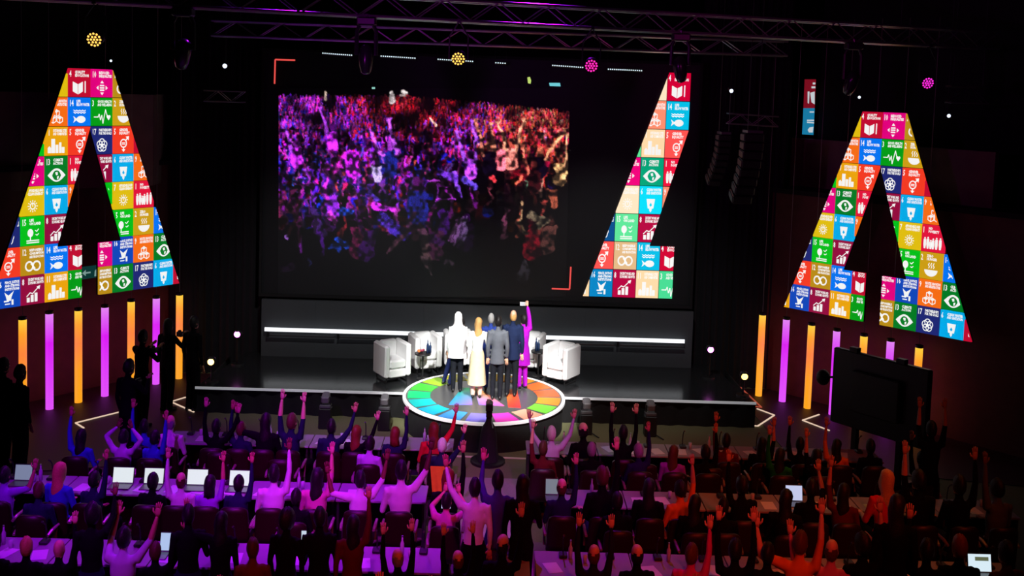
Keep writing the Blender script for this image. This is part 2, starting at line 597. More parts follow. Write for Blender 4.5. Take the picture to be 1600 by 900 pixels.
# --- the picture on the screen, painted into vertex colours of a fine grid
def paint_crowd(x0=434, x1=892, y0=138, y1=466):
    W_, H_ = x1 - x0, y1 - y0
    img = np.zeros((H_, W_, 3))
    R_ = random.Random(3)

    def capsule(ax, ay, bx_, by, r0, r1, col, alpha=1.0):
        ax, bx_, ay, by = ax - x0, bx_ - x0, ay - y0, by - y0
        m = max(r0, r1) + 1.5
        xa, xb = int(max(0, min(ax, bx_) - m)), int(min(W_, max(ax, bx_) + m + 1))
        ya, yb = int(max(0, min(ay, by) - m)), int(min(H_, max(ay, by) + m + 1))
        if xb <= xa or yb <= ya:
            return
        X, Y = np.meshgrid(np.arange(xa, xb), np.arange(ya, yb))
        dx, dy = bx_ - ax, by - ay
        L2 = dx * dx + dy * dy + 1e-6
        t = np.clip(((X - ax) * dx + (Y - ay) * dy) / L2, 0, 1)
        d = np.hypot(X - ax - t * dx, Y - ay - t * dy) - (r0 + (r1 - r0) * t)
        k = (np.clip(0.6 - d, 0, 1) * alpha)[..., None]
        img[ya:yb, xa:xb] = img[ya:yb, xa:xb] * (1 - k) + np.array(col) * k

    def zone(x, y):
        u = R_.random()
        red = min(1, 1.7 * max(0, 1 - abs(x - 650) / 135) * max(0, 1 - (y - 150) / 95))
        right = min(1, max(0, (x - 725) / 70))
        if R_.random() < red:
            return (R_.uniform(110, 215), R_.uniform(5, 40), R_.uniform(20, 60))
        if R_.random() < right:
            if u < 0.60:
                return (R_.uniform(170, 245), R_.uniform(45, 95), R_.uniform(50, 85))
            if u < 0.72:
                return (R_.uniform(240, 255), R_.uniform(140, 170), R_.uniform(110, 130))
            return (R_.uniform(150, 215), R_.uniform(10, 40), R_.uniform(30, 60))
        if u < 0.45:
            return (R_.uniform(130, 200), R_.uniform(20, 60), R_.uniform(200, 255))
        if u < 0.62:
            return (R_.uniform(30, 70), R_.uniform(20, 60), R_.uniform(150, 230))
        if u < 0.82:
            return (R_.uniform(190, 245), R_.uniform(20, 70), R_.uniform(200, 250))
        return (R_.uniform(160, 215), R_.uniform(20, 60), R_.uniform(90, 150))

    def blotch(step, seed):
        g_ = np.random.default_rng(seed).random((H_ // step + 3, W_ // step + 3))
        yy_, xx_ = np.arange(H_) / step, np.arange(W_) / step
        yi, xi = yy_.astype(int), xx_.astype(int)
        fy, fx = (yy_ - yi)[:, None], (xx_ - xi)[None, :]
        fy, fx = fy * fy * (3 - 2 * fy), fx * fx * (3 - 2 * fx)
        a_ = g_[yi][:, xi] * (1 - fx) + g_[yi][:, xi + 1] * fx
        b_ = g_[yi + 1][:, xi] * (1 - fx) + g_[yi + 1][:, xi + 1] * fx
        return a_ * (1 - fy) + b_ * fy
    shade = blotch(26, 5) * .6 + blotch(11, 6) * .4

    def lum(x, y):
        xi, yi = int(min(max(x - x0, 0), W_ - 1)), int(min(max(y - y0, 0), H_ - 1))
        return min(1.35, max(0.10, (shade[yi, xi] - .22) * 3.0))
    y = 154.0
    while y < 352:
        t = (y - 154) / 198
        sz = 2.1 + 13.0 * t ** 1.2
        x = 430.0 + R_.uniform(0, sz)
        while x < 895:
            xx = x + R_.uniform(-sz, sz) * 0.7
            yy = y + R_.uniform(-sz, sz) * 0.5 + (0.05 * (xx - 640) + 8 * abs(xx - 640) / 200 if t < 0.25 else 0.02 * (xx - 640))
            dark_zone = (t > 0.48 and xx > 745) or (t > .5 and 690 < xx < 745) or (t > .8 and xx > 600)
            if not (dark_zone and R_.random() < .8):
                dim = lum(xx, yy) * (1 - .45 * t)
                c = zone(xx, yy)
                k = R_.random()
                body = .02 if k < .55 else (.18 if k < .8 else .85)
                if t < .2:
                    body *= .4
                cb = tuple(v * dim * body for v in c)
                # torso with shoulders
                capsule(xx - sz * .5, yy + sz * 1.15, xx + sz * .5, yy + sz * 1.15, sz * .42, sz * .42, cb)
                capsule(xx, yy + sz * 1.5, xx + R_.uniform(-.4, .4) * sz, yy + sz * 3.1, sz * .80, sz * .95, cb)
                if body > .5 and t > .3:
                    for q_ in range(3):
                        ox = R_.uniform(-.6, .6) * sz
                        capsule(xx + ox, yy + sz * 1.5, xx + ox * .6, yy + sz * R_.uniform(2, 3), sz * .14, sz * .10, tuple(v * .55 for v in cb), .7)
                hd = tuple(v * dim * R_.choice((.03, .10, .55, .75)) for v in c)
                capsule(xx, yy - .12 * sz, xx, yy + .22 * sz, sz * .42, sz * .36, hd)
                capsule(xx - .1 * sz, yy - .2 * sz, xx + .1 * sz, yy - .22 * sz, sz * .36, sz * .34, tuple(v * .25 for v in hd), .8)
                for s in (-1, 1):
                    if R_.random() < .62:
                        ca = tuple(min(255, v * dim * R_.uniform(.55, 1.2)) for v in zone(xx, yy))
                        ex, ey = xx + s * sz * R_.uniform(.7, 1.5), yy + sz * R_.uniform(-.5, .4)
                        hx, hy = ex + s * sz * R_.uniform(-.7, .5), ey - sz * R_.uniform(1.0, 1.9)
                        capsule(xx + s * sz * .75, yy + sz * 1.15, ex, ey, sz * .24, sz * .20, tuple(v * .55 for v in ca))
                        capsule(ex, ey, hx, hy, sz * .19, sz * .12, ca)
                        for fz in (-.22, -.05, .12, .28):
                            capsule(hx, hy, hx + fz * sz, hy - sz * (.42 - abs(fz) * .4), sz * .10, sz * .06, ca)
            x += sz * R_.uniform(1.3, 2.4)
        y += max(2.2, sz * 0.55)
    # distinct figures and shapes of the pictured near rows
    def fig(x, y, s_, body, arm, head, la=None, ra=None):
        capsule(x - s_ * .5, y + s_ * 1.1, x + s_ * .5, y + s_ * 1.1, s_ * .42, s_ * .42, body)
        capsule(x, y + s_ * 1.4, x + .1 * s_, y + s_ * 2.8, s_ * .75, s_ * .85, body)
        for q_ in range(5):
            ox = (-.5 + .25 * q_) * s_
            capsule(x + ox, y + s_ * 1.3, x + ox * .7 + 1, y + s_ * (2.0 + .2 * (q_ % 3)), s_ * .07, s_ * .05, tuple(v * .5 for v in body), .6)
        capsule(x, y - .1 * s_, x, y + .25 * s_, s_ * .45, s_ * .38, head)
        for a_, s in ((la, -1), (ra, 1)):
            if a_:
                capsule(x + s * s_ * .75, y + s_ * 1.1, a_[0], a_[1], s_ * .24, s_ * .2, tuple(v * .8 for v in arm))
                capsule(a_[0], a_[1], a_[2], a_[3], s_ * .19, s_ * .13, arm)
                for fz in (-.25, -.05, .15, .3):
                    capsule(a_[2], a_[3], a_[2] + fz * s_, a_[3] - s_ * .45, s_ * .10, s_ * .06, arm)
    V_, K_ = (205, 40, 250), (10, 4, 20)
    fig(463, 222, 11, (190, 40, 235), (165, 60, 235), (90, 20, 110), (452, 212, 440, 196), None)
    fig(519, 198, 10, V_, (170, 60, 230), (60, 10, 80), (508, 190, 500, 172), None)
    fig(549, 226, 14, (210, 30, 250), (150, 40, 200), (20, 5, 30))
    fig(610, 226, 14, (22, 26, 110), (190, 80, 245), (120, 40, 150), (592, 236, 583, 208), (612, 205, 608, 190))
    fig(588, 252, 9, (150, 130, 190), (170, 60, 220), (20, 8, 30))
    fig(512, 262, 12, (60, 20, 130), (215, 40, 200), (90, 20, 90), None, (530, 256, 536, 238))
    fig(736, 240, 11, (165, 60, 230), (150, 70, 220), (40, 12, 60), (722, 226, 714, 208), (744, 214, 738, 192))
    fig(520, 296, 12, (120, 30, 190), (215, 40, 235), (40, 10, 60), (508, 290, 512, 268), None)
    fig(653, 284, 19, (20, 22, 96), (80, 30, 110), (58, 10, 66))
    fig(800, 222, 12, (225, 120, 110), (240, 150, 120), (150, 60, 50), (788, 212, 778, 194), (812, 210, 818, 190))
    fig(783, 226, 11, (240, 100, 120), (240, 140, 110), (120, 40, 40), (770, 212, 768, 196), None)
    fig(765, 226, 13, K_, (200, 110, 90), (170, 90, 70), (752, 214, 744, 190), None)
    fig(846, 236, 12, K_, (240, 150, 110), (160, 80, 60), None, (866, 226, 884, 206))
    fig(878, 246, 12, (225, 165, 110), (230, 160, 120), (110, 50, 40), None, (886, 232, 888, 214))
    fig(836, 256, 12, (40, 8, 12), (235, 110, 90), (90, 30, 30), (822, 250, 818, 232), None)
    B = capsule
    B(585, 316, 616, 330, 4, 3, (205, 40, 240)); B(588, 322, 604, 328, 5, 4, (180, 30, 220)); B(598, 342, 634, 366, 8, 9, (70, 40, 190), 0.8)
    for q_ in range(9):
        B(596 + q_ * 4, 338 + q_ * 3, 610 + q_ * 4, 336 + q_ * 3.2, 1.2, 1, (20, 8, 60), .8)
    B(576, 300, 592, 310, 4, 4, (95, 50, 210)); B(712, 270, 722, 306, 2.4, 2.4, (120, 60, 210)); B(728, 280, 746, 290, 5, 4, (90, 60, 200)); B(690, 268, 712, 278, 4, 5, (90, 40, 170))
    B(690, 290, 702, 291, 1.5, 1.5, (150, 30, 170)); B(682, 310, 712, 311, 1.5, 1.5, (140, 40, 170)); B(666, 282, 690, 283, 1, 1, (130, 40, 150))
    B(606, 394, 640, 354, 2.5, 4.5, (72, 38, 56)); B(640, 354, 651, 330, 3.5, 3.5, (62, 28, 60)); B(660, 350, 666, 376, 2.5, 5, (66, 36, 56)); B(664, 372, 672, 404, 5.5, 4.5, (86, 58, 64)); B(668, 404, 676, 428, 5, 2.5, (78, 54, 62))
    for q_ in range(6):
        B(706 + 4 * q_, 372 + (q_ % 3) * 4, 716 + 3.2 * q_, 342 - (q_ % 2) * 4, 1.8, 1.4, (120 - 8 * q_, 62, 130 - 6 * q_), .9)
    B(680, 372, 692, 378, 9, 7, (44, 12, 70), .7); B(700, 408, 708, 412, 4, 2.5, (62, 44, 60)); B(834, 338, 858, 342, 6, 5, (82, 70, 56)); B(850, 346, 846, 352, 5, 4, (70, 60, 48))
    B(829, 408, 822, 432, 2, 11, (66, 58, 70), 0.8); B(770, 276, 776, 281, 4, 3, (225, 50, 60)); B(808, 284, 816, 276, 2.5, 3, (230, 90, 70)); B(530, 374, 544, 384, 6, 4, (22, 60, 185)); B(520, 384, 530, 390, 5, 4, (20, 50, 160)); B(534, 328, 548, 330, 6, 5, (25, 60, 190)); B(516, 330, 524, 346, 3, 4, (200, 50, 200))
    B(612, 145, 612, 150, 3.2, 2.8, (215, 200, 200)); B(612, 152, 612, 158, 4, 4.5, (190, 175, 178)); B(629, 143, 633, 145, 3, 3, (195, 180, 180)); B(626, 149, 632, 150, 2, 2, (170, 150, 150)); B(508, 144, 509, 155, 1, 2.6, (190, 165, 150)); B(672, 184, 682, 196, 1.2, 1.6, (255, 190, 170))
    B(440, 420, 460, 415, 6, 5, (34, 10, 46), .6); B(449, 368, 451, 370, 2.5, 2, (130, 80, 170)); B(483, 405, 484, 412, 1.5, 1.5, (40, 40, 120))
    img[1:-1, 1:-1] = img[1:-1, 1:-1] * .5 + (img[:-2, 1:-1] + img[2:, 1:-1] + img[1:-1, :-2] + img[1:-1, 2:]) * .125
    # break up the outlines: small warps, dark folds
    Xg, Yg = np.meshgrid(np.arange(W_), np.arange(H_))
    amp = 0.7 + 2.0 * np.clip((Yg + y0 - 190) / 120, 0, 1)
    for st_, sd in ((7, 21), (13, 31)):
        dx_ = ((blotch(st_, sd) - .5) * 2 * amp).round().astype(int)
        dy_ = ((blotch(st_, sd + 1) - .5) * 2 * amp).round().astype(int)
        img = img[np.clip(Yg + dy_, 0, H_ - 1), np.clip(Xg + dx_, 0, W_ - 1)]
    fold = np.clip((blotch(5, 41) * .55 + blotch(9, 42) * .45 - .26) * 3.2, 0.2, 1.2)
    img = img * np.where((Yg + y0 > 200), fold, .5 + .5 * fold)[..., None]
    img = img * 1.25
    # fine mottling, smooth falloff to the dark foot of the picture
    yy = np.arange(y0, y1)[:, None, None]
    xxx = np.arange(x0, x1)[None, :, None]
    img *= np.clip(1.0 - (yy - 330) / 170, 0.25, 1)
    img *= (0.78 + 0.44 * rng.random((H_, W_, 1)))
    img *= np.where((xxx > 890) | (xxx < 436), 0, 1)
    # a lamp and a sign in the pictured room
    return np.clip(img, 0, 255) / 255, x0, y0


def screen_picture():
    img, x0, y0 = paint_crowd()
    Hh, Ww, _ = img.shape
    me = bpy.data.meshes.new('screen_picture')
    yl = YSC - 0.004
    xs = np.arange(Ww) + x0
    # affine map of picture pixels to the flat screen
    A, B_, D = aty(x0, y0, yl), aty(x0 + Ww, y0 + Ww * 0.0, yl), aty(x0, y0 + Hh, yl)
    U, V = (B_ - A) / Ww, (D - A) / Hh
    ii, jj = np.meshgrid(np.arange(Ww), np.arange(Hh))
    P = np.zeros((Hh * Ww, 3))
    P[:, 0] = (A.x + ii * U.x + jj * V.x).ravel()
    P[:, 1] = yl - YSC
    P[:, 2] = (A.z + ii * U.z + jj * V.z).ravel()
    idx = np.arange(Hh * Ww).reshape(Hh, Ww)
    q = np.stack([idx[:-1, :-1], idx[1:, :-1], idx[1:, 1:], idx[:-1, 1:]], -1).reshape(-1, 4)
    me.vertices.add(len(P))
    me.vertices.foreach_set('co', P.ravel())
    me.loops.add(q.size)
    me.loops.foreach_set('vertex_index', q.ravel().astype(np.int32))
    me.polygons.add(len(q))
    me.polygons.foreach_set('loop_start', np.arange(0, q.size, 4, dtype=np.int32))
    me.update(calc_edges=True)
    ca = me.color_attributes.new('Col', 'FLOAT_COLOR', 'POINT')
    c = img.reshape(-1, 3)
    l = np.where(c <= 0.04045, c / 12.92, ((c + 0.055) / 1.055) ** 2.4)
    ca.data.foreach_set('color', np.concatenate([l, np.ones((len(l), 1))], 1).astype(np.float32).ravel())
    me.materials.append(vcol_mat('screen_glow', True, 0.5))
    o = link('screen_picture', me, scr)
    o['label'] = 'picture of a crowd with raised hands in purple and red light'


screen_picture()


def glow(name, rgb, strength=1.0, sample=False):
    c = srgb(*rgb)
    return mat(name, tuple(v * 0.15 for v in c), 0.5, emit=c, strength=strength, sample=sample)


M_red = glow('screen_red', (235, 80, 75))
for pts in (((429, 131), (430, 93), (461, 94)), ((862, 451), (890, 452), (892, 417))):
    mb = MB()
    for p, q in zip(pts[:-1], pts[1:]):
        mb.tube([aty(*p, YSC - 0.006) - Vector((0, YSC, 0)), aty(*q, YSC - 0.006) - Vector((0, YSC, 0))], 0.016, 4)
    obj('corner_mark', mb, M_red, scr)

# ------------------------------------------------------------------ goal tiles
PAL = {1: (230, 20, 60), 2: (208, 160, 20), 3: (0, 158, 20), 4: (196, 10, 48), 5: (248, 60, 34), 6: (0, 172, 235), 7: (228, 192, 14), 8: (150, 10, 62), 9: (250, 110, 20), 10: (228, 0, 125), 11: (238, 166, 10), 12: (188, 142, 22), 13: (0, 124, 36), 14: (0, 118, 245), 15: (0, 192, 24), 16: (14, 72, 188), 17: (30, 40, 116)}
PALS = {1: (235, 20, 60), 3: (70, 215, 145), 4: (205, 0, 50), 5: (255, 82, 78), 6: (0, 218, 245), 7: (255, 226, 190), 8: (178, 0, 62), 9: (255, 140, 108), 10: (236, 0, 122), 11: (255, 214, 165), 12: (222, 182, 132), 13: (0, 160, 118), 14: (0, 186, 226), 15: (92, 226, 150), 16: (0, 130, 192), 17: (0, 78, 138), 2: (240, 200, 120)}
TXT = {1: 'NO|POVERTY', 2: 'ZERO|HUNGER', 3: 'GOOD HEALTH|AND WELL-BEING', 4: 'QUALITY|EDUCATION', 5: 'GENDER|EQUALITY', 6: 'CLEAN WATER|AND SANITATION', 7: 'AFFORDABLE AND|CLEAN ENERGY', 8: 'DECENT WORK AND|ECONOMIC GROWTH', 9: 'INDUSTRY, INNOVATION|AND INFRASTRUCTURE', 10: 'REDUCED|INEQUALITIES', 11: 'SUSTAINABLE CITIES|AND COMMUNITIES', 12: 'RESPONSIBLE|CONSUMPTION|AND PRODUCTION', 13: 'CLIMATE|ACTION', 14: 'LIFE|BELOW WATER', 15: 'LIFE|ON LAND', 16: 'PEACE, JUSTICE|AND STRONG|INSTITUTIONS', 17: 'PARTNERSHIPS|FOR THE GOALS'}


class Flat:
    """flat white drawing in tile coordinates, x right, y down, 0..1"""

    def __init__(self):
        self.v, self.f = [], []

    def poly(self, pts):
        o = len(self.v)
        self.v += list(pts)
        self.f.append(tuple(range(o, o + len(pts))))

    def line(self, pts, w=0.03):
        for (ax, ay), (bx_, by) in zip(pts[:-1], pts[1:]):
            d = math.hypot(bx_ - ax, by - ay) or 1
            nx, ny = -(by - ay) / d * w / 2, (bx_ - ax) / d * w / 2
            ex, ey = (bx_ - ax) / d * w * .3, (by - ay) / d * w * .3
            self.poly([(ax - ex + nx, ay - ey + ny), (bx_ + ex + nx, by + ey + ny), (bx_ + ex - nx, by + ey - ny), (ax - ex - nx, ay - ey - ny)])

    def disk(self, cx, cy, r, n=16, ry=None, a0=0, a1=360):
        ry = ry or r
        full = a1 - a0 >= 360
        k = n if full else n + 1
        self.poly([(cx + r * math.cos(math.radians(a0 + (a1 - a0) * i / n)), cy + ry * math.sin(math.radians(a0 + (a1 - a0) * i / n))) for i in range(k)])

    def ring(self, cx, cy, r, w, n=18):
        for i in range(n):
            a, b = 2 * math.pi * i / n, 2 * math.pi * (i + 1) / n
            self.poly([(cx + q * math.cos(t), cy + q * math.sin(t)) for q, t in ((r - w / 2, a), (r + w / 2, a), (r + w / 2, b), (r - w / 2, b))])


def icon(g):
    d = Flat()
    if g == 1:
        for i, (x, h) in enumerate(((.17, .34), (.30, .36), (.42, .26), (.52, .32), (.66, .36), (.82, .36))):
            b = .88
            d.disk(x, b - h - .04, .035)
            d.poly([(x - .055, b - h), (x + .055, b - h), (x + .06, b - h * .45), (x + .035, b), (x - .035, b), (x - .06, b - h * .45)])
    elif g == 2:
        d.disk(.5, .64, .28, 16, .24, 0, 180)
        for x in (.40, .5, .60):
            d.line([(x, .58), (x + .03, .52), (x - .02, .46), (x + .02, .39)], .03)
    elif g == 3:
        d.line([(.14, .68), (.32, .68), (.37, .58), (.43, .78), (.49, .62), (.54, .90), (.66, .42), (.74, .66)], .035)
        d.disk(.76, .66, .05); d.disk(.84, .66, .05); d.poly([(.71, .68), (.89, .68), (.80, .80)])
    elif g == 4:
        d.poly([(.20, .46), (.42, .55), (.42, .90), (.20, .80)])
        d.poly([(.64, .46), (.44, .55), (.44, .90), (.64, .80)])
        d.poly([(.72, .44), (.77, .44), (.77, .84), (.72, .84)])
    elif g == 5:
        d.ring(.5, .62, .14, .045); d.line([(.43, .60), (.57, .60)], .03); d.line([(.43, .65), (.57, .65)], .03)
        d.line([(.60, .52), (.70, .42)], .045); d.poly([(.60, .38), (.76, .36), (.74, .52)])
        d.line([(.5, .76), (.5, .86)], .045); d.poly([(.41, .83), (.59, .83), (.5, .93)])
    elif g == 6:
        d.poly([(.32, .46), (.68, .46), (.66, .58), (.50, .58), (.34, .58)])
        d.poly([(.34, .58), (.50, .58), (.44, .68), (.50, .74), (.50, .80), (.38, .80)])
        d.poly([(.66, .58), (.50, .58), (.56, .68), (.50, .74), (.50, .80), (.62, .80)])
        d.poly([(.45, .80), (.55, .80), (.55, .86), (.5, .94), (.45, .86)])
    elif g == 7:
        d.ring(.5, .66, .10, .04); d.line([(.5, .59), (.5, .67)], .03)
        for k in range(12):
            t = k * math.pi / 6
            d.line([(.5 + .15 * math.cos(t), .66 + .15 * math.sin(t)), (.5 + .20 * math.cos(t), .66 + .20 * math.sin(t))], .03)
    elif g == 8:
        for x, h in ((.30, .16), (.46, .24), (.62, .30)):
            d.poly([(x - .06, .90), (x - .06, .90 - h), (x + .06, .90 - h), (x + .06, .90)])
        d.line([(.24, .70), (.38, .58), (.48, .62), (.72, .42)], .035); d.poly([(.64, .40), (.80, .36), (.76, .50)])
    elif g == 9:
        for cx, cy in ((.5, .54), (.36, .76), (.64, .76)):
            h = [(cx + .14 * math.cos(math.radians(60 * k - 90)), cy + .13 * math.sin(math.radians(60 * k - 90))) for k in range(6)]
            d.poly([h[0], h[1], (cx, cy), h[5]])
            d.line([h[5], h[4], h[3], h[2], h[1]], .03); d.line([(cx, cy), h[3]], .03)
    elif g == 10:
        for y in (.58, .66, .74):
            d.poly([(.40, y - .025), (.60, y - .025), (.60, y + .025), (.40, y + .025)])
        d.poly([(.42, .50), (.58, .50), (.5, .40)]); d.poly([(.42, .82), (.58, .82), (.5, .92)])
        d.poly([(.34, .58), (.34, .74), (.24, .66)]); d.poly([(.66, .58), (.66, .74), (.76, .66)])
    elif g == 11:
        for x, w_, t in ((.20, .14, .74), (.36, .16, .42), (.52, .12, .62), (.66, .10, .54), (.78, .12, .70)):
            d.poly([(x - w_ / 2, .90), (x - w_ / 2, t), (x + w_ / 2, t), (x + w_ / 2, .90)])
        d.poly([(.12, .74), (.20, .66), (.28, .74)])
    elif g == 12:
        d.ring(.35, .68, .15, .06); d.ring(.65, .68, .15, .06); d.line([(.42, .60), (.58, .76)], .05)
    elif g == 13:
        N = 20
        up = [(.12 + .76 * i / N, .66 - .24 * math.sin(math.pi * i / N)) for i in range(N + 1)]
        lo = [(.12 + .76 * i / N, .66 + .22 * math.sin(math.pi * i / N)) for i in range(N + 1)]
        for i in range(N):
            for e, s in ((up, -1), (lo, 1)):
                def inner(p):
                    dx = p[0] - .5
                    return (p[0], .66 + s * (math.sqrt(.17 ** 2 - dx * dx) if abs(dx) < .17 else 0.0))
                a, b = e[i], e[i + 1]
                d.poly([a, b, inner(b), inner(a)])
        d.poly([(.44, .56), (.54, .54), (.56, .64), (.48, .66)]); d.poly([(.52, .70), (.60, .68), (.58, .78), (.52, .80)])
    elif g == 14:
        d.disk(.56, .76, .20, 18, .12); d.poly([(.40, .76), (.22, .64), (.27, .76), (.22, .88)])
        for y in (.46, .53):
            d.line([(.24 + .065 * k, y + (.018 if k % 2 else -.018)) for k in range(9)], .032)
    elif g == 15:
        d.disk(.40, .56, .12, 14, .14); d.line([(.40, .62), (.40, .80)], .04)
        d.line([(.60, .48), (.66, .52), (.74, .44)], .03); d.line([(.62, .62), (.67, .65), (.74, .60)], .03)
        d.poly([(.24, .80), (.76, .80), (.76, .84), (.24, .84)]); d.poly([(.24, .87), (.76, .87), (.76, .91), (.24, .91)])
    elif g == 16:
        d.poly([(.34, .46), (.50, .58), (.72, .44), (.62, .64), (.60, .76), (.44, .76), (.40, .62)])
        d.poly([(.32, .74), (.52, .74), (.52, .79), (.32, .79)]); d.poly([(.62, .72), (.70, .72), (.70, .90), (.62, .90)]); d.poly([(.36, .84), (.56, .84), (.56, .88), (.36, .88)])
    else:
        for k in range(5):
            t = math.radians(72 * k - 90)
            d.ring(.5 + .11 * math.cos(t), .67 + .11 * math.sin(t), .12, .035, 14)
    return d


def text_tris(body, size, xs, x, y):
    cu = bpy.data.curves.new('t', 'FONT')
    cu.body = body
    cu.size = size
    cu.resolution_u = 1
    cu.offset = 0.006
    o = bpy.data.objects.new('t', cu)
    C.objects.link(o)
    dg = bpy.context.evaluated_depsgraph_get()
    me = bpy.data.meshes.new_from_object(o.evaluated_get(dg))
    vs = [(x + v.co.x * xs, y - v.co.y) for v in me.vertices]
    fs = [tuple(p.vertices) for p in me.polygons]
    bpy.data.objects.remove(o)
    bpy.data.curves.remove(cu)
    bpy.data.meshes.remove(me)
    return vs, fs


_sym = {}


def symbol(g):
    if g in _sym:
        return _sym[g]
    d = icon(g)
    v, f = text_tris(str(g), .30, .62, .05, .30)
    o = len(d.v)
    d.v += v
    d.f += [tuple(i + o for i in t) for t in f]
    lines = TXT[g].split('|')
    sz = .13 if len(lines) == 2 else .115
    for k, ln in enumerate(lines):
        x0 = .30 if g < 10 else .36
        v, f = text_tris(ln, sz, 1.0, 0, 0)
        wd = max(p[0] for p in v)
        sc = min(.80, (.94 - x0) / wd)
        v = [(x0 + p[0] * sc, .18 + k * .115 + p[1]) for p in v]
        o = len(d.v)
        d.v += v
        d.f += [tuple(i + o for i in t) for t in f]
    _sym[g] = d
    return d


RT = 8


def halfplanes(u0, v0):
    """clip pieces (lists of (a,b,c): keep a*u+b*v<=c) for a tile cell of the letter"""
    if u0 < 0:
        outer = (-1, -(4.27 - .93) / 8, .93)                       # -u - k v <= .93
        inner = (1, 1.47 / 4.13, 1.47 / 4.13 * 2)                  # u + k(v-2) <= 0
        foot = (1, 0, -.4)
    else:
        outer = (1, -3.33 / 8, 1.0)
        inner = (-1, 1.47 / 4.13, 1.47 / 4.13 * 2)
        foot = (-1, 0, -.4)
    if v0 < 2:
        return [[outer]]
    if v0 < 6:
        return [[outer, inner]]
    if v0 == 6:
        return [[outer, inner, (0, 1, 6.13)], [outer, foot, (0, -1, -6.13)]]
    return [[outer, foot]]


def clip_flat(vs, fs, u0, v0, pieces):
    bm = bmesh.new()
    for pl in pieces:
        b = bmesh.new()
        bv = [b.verts.new((u0 + p[0], v0 + p[1], 0)) for p in vs]
        for f in fs:
            try:
                b.faces.new([bv[i] for i in f])
            except ValueError:
                pass
        for a_, b_, c_ in pl:
            n = Vector((a_, b_, 0))
            co = n * (c_ / n.length_squared)
            bmesh.ops.bisect_plane(b, geom=b.verts[:] + b.edges[:] + b.faces[:], plane_co=co, plane_no=n, clear_outer=True, dist=1e-6)
        tmp = bpy.data.meshes.new('tmp')
        b.to_mesh(tmp)
        b.free()
        bm.from_mesh(tmp)
        bpy.data.meshes.remove(tmp)
    V = [(v.co.x - u0, v.co.y - v0) for v in bm.verts]
    bm.verts.index_update()
    Fc = [tuple(v.index for v in f.verts) for f in bm.faces]
    bm.free()
    return V, Fc


GRID = {0: {-2: 7, -1: 4, 0: 10, 1: 12}, 1: {-2: 9, -1: 14, 0: 3, 1: 2}, 2: {-3: 15, -2: 11, -1: 5, 0: 17, 1: 5, 2: 4}, 3: {-3: 10, -2: 13, -1: 1, 0: 8, 1: 6, 2: 9}, 4: {-3: 7, -2: 6, -1: 9, 0: 15, 1: 7, 2: 1}, 5: {-4: 17, -3: 15, -2: 8, 1: 15, 2: 2, 3: 14}, 6: {-4: 5, -3: 12, -2: 14, -1: 4, 0: 10, 1: 16, 2: 9, 3: 13}, 7: {-5: 11, -4: 16, -3: 8, -2: 11, -1: 3, 0: 12, 1: 13, 2: 17, 3: 6, 4: 4}}
GNAME = {1: 'red', 2: 'mustard', 3: 'green', 4: 'dark red', 5: 'orange red', 6: 'cyan', 7: 'yellow', 8: 'burgundy', 9: 'orange', 10: 'magenta', 11: 'gold', 12: 'olive gold', 13: 'dark green', 14: 'bright blue', 15: 'lime green', 16: 'royal blue', 17: 'navy'}
M_white = mat('icon_white', (0.3, 0.3, 0.3), 0.5, emit=(0.90, 0.90, 0.88), strength=1.0, sample=False)


def letter(root, org, dvec, w_, h_, pal, tagname, half=False, depth=0.05, gain=1.0, mirror=False):
    """tiles as parts of root; org = world point of (u,v)=(0,0); dvec = unit horizontal direction of u"""
    nrm = Vector((dvec.y, -dvec.x, 0))       # towards the audience
    loc0 = Vector(root.location)

    def P(u, v, out):
        return org + dvec * (w_ * u) - Vector((0, 0, h_ * v)) + nrm * out - loc0
    for v0, row in GRID.items():
        for u0, g in row.items():
            if half and u0 >= 0:
                continue
            pcs = halfplanes(u0, v0)
            e = 0.012
            V, Fc = clip_flat([(e, e), (1 - e, e), (1 - e, 1 - e), (e, 1 - e)], [(0, 1, 2, 3)], u0, v0, pcs)
            if len(V) < 3:
                continue
            mb = MB()
            n = len(V)
            vs = [P(u0 + x, v0 + y, 0) for x, y in V] + [P(u0 + x, v0 + y, -depth) for x, y in V]
            fs = []
            ec = {}
            for f in Fc:
                fs.append(f)
                fs.append(tuple(i + n for i in reversed(f)))
                for i in range(len(f)):
                    k = (f[i], f[(i + 1) % len(f)])
                    ec[k] = ec.get(k, 0) + 1
            for (i, j), c in ec.items():
                if (j, i) not in ec:
                    fs.append((i, i + n, j + n, j))
            mb.add(vs, fs)
            t = obj('tile', mb, glow('%s_%d' % (tagname, g), pal[g], gain), root)
            t['label'] = GNAME[g] + ' goal tile numbered %d' % g
            d = symbol(g)
            V, Fc = clip_flat(d.v, d.f, u0, v0, pcs)
            if len(Fc) == 0:
                continue
            mb = MB()
            mb.add([P(u0 + x, v0 + y, 0.006) for x, y in V], Fc)
            link('symbol', mb.mesh('symbol', M_white, fix=False), t)['kind'] = 'stuff'
    # thin black back plate following the outline
    if not half:
        mb = MB()
        outl = [[(-.93, 0), (1, 0), (1.83, 2), (.02, 2), (-1.765, 2)], [(-1.765, 2), (.0, 2), (-1.47, 6.13), (-3.49, 6.13)], [(0.02, 2), (1.83, 2), (3.55, 6.13), (1.48, 6.13)], [(-3.49, 6.13), (-.4, 6.13), (-.4, 8), (-4.27, 8)], [(.4, 6.13), (3.55, 6.13), (4.33, 8), (.4, 8)]]
        for pl in outl:
            n = len(pl)
            vs = [P(u, v, -depth - 0.002) for u, v in pl] + [P(u, v, -depth - 0.05) for u, v in pl]
            mb.add(vs, [tuple(range(n)), tuple(range(2 * n - 1, n - 1, -1))] + [(i, i + n, (i + 1) % n + n, (i + 1) % n) for i in range(n)])
        obj('back_frame', mb, M_fix, root)


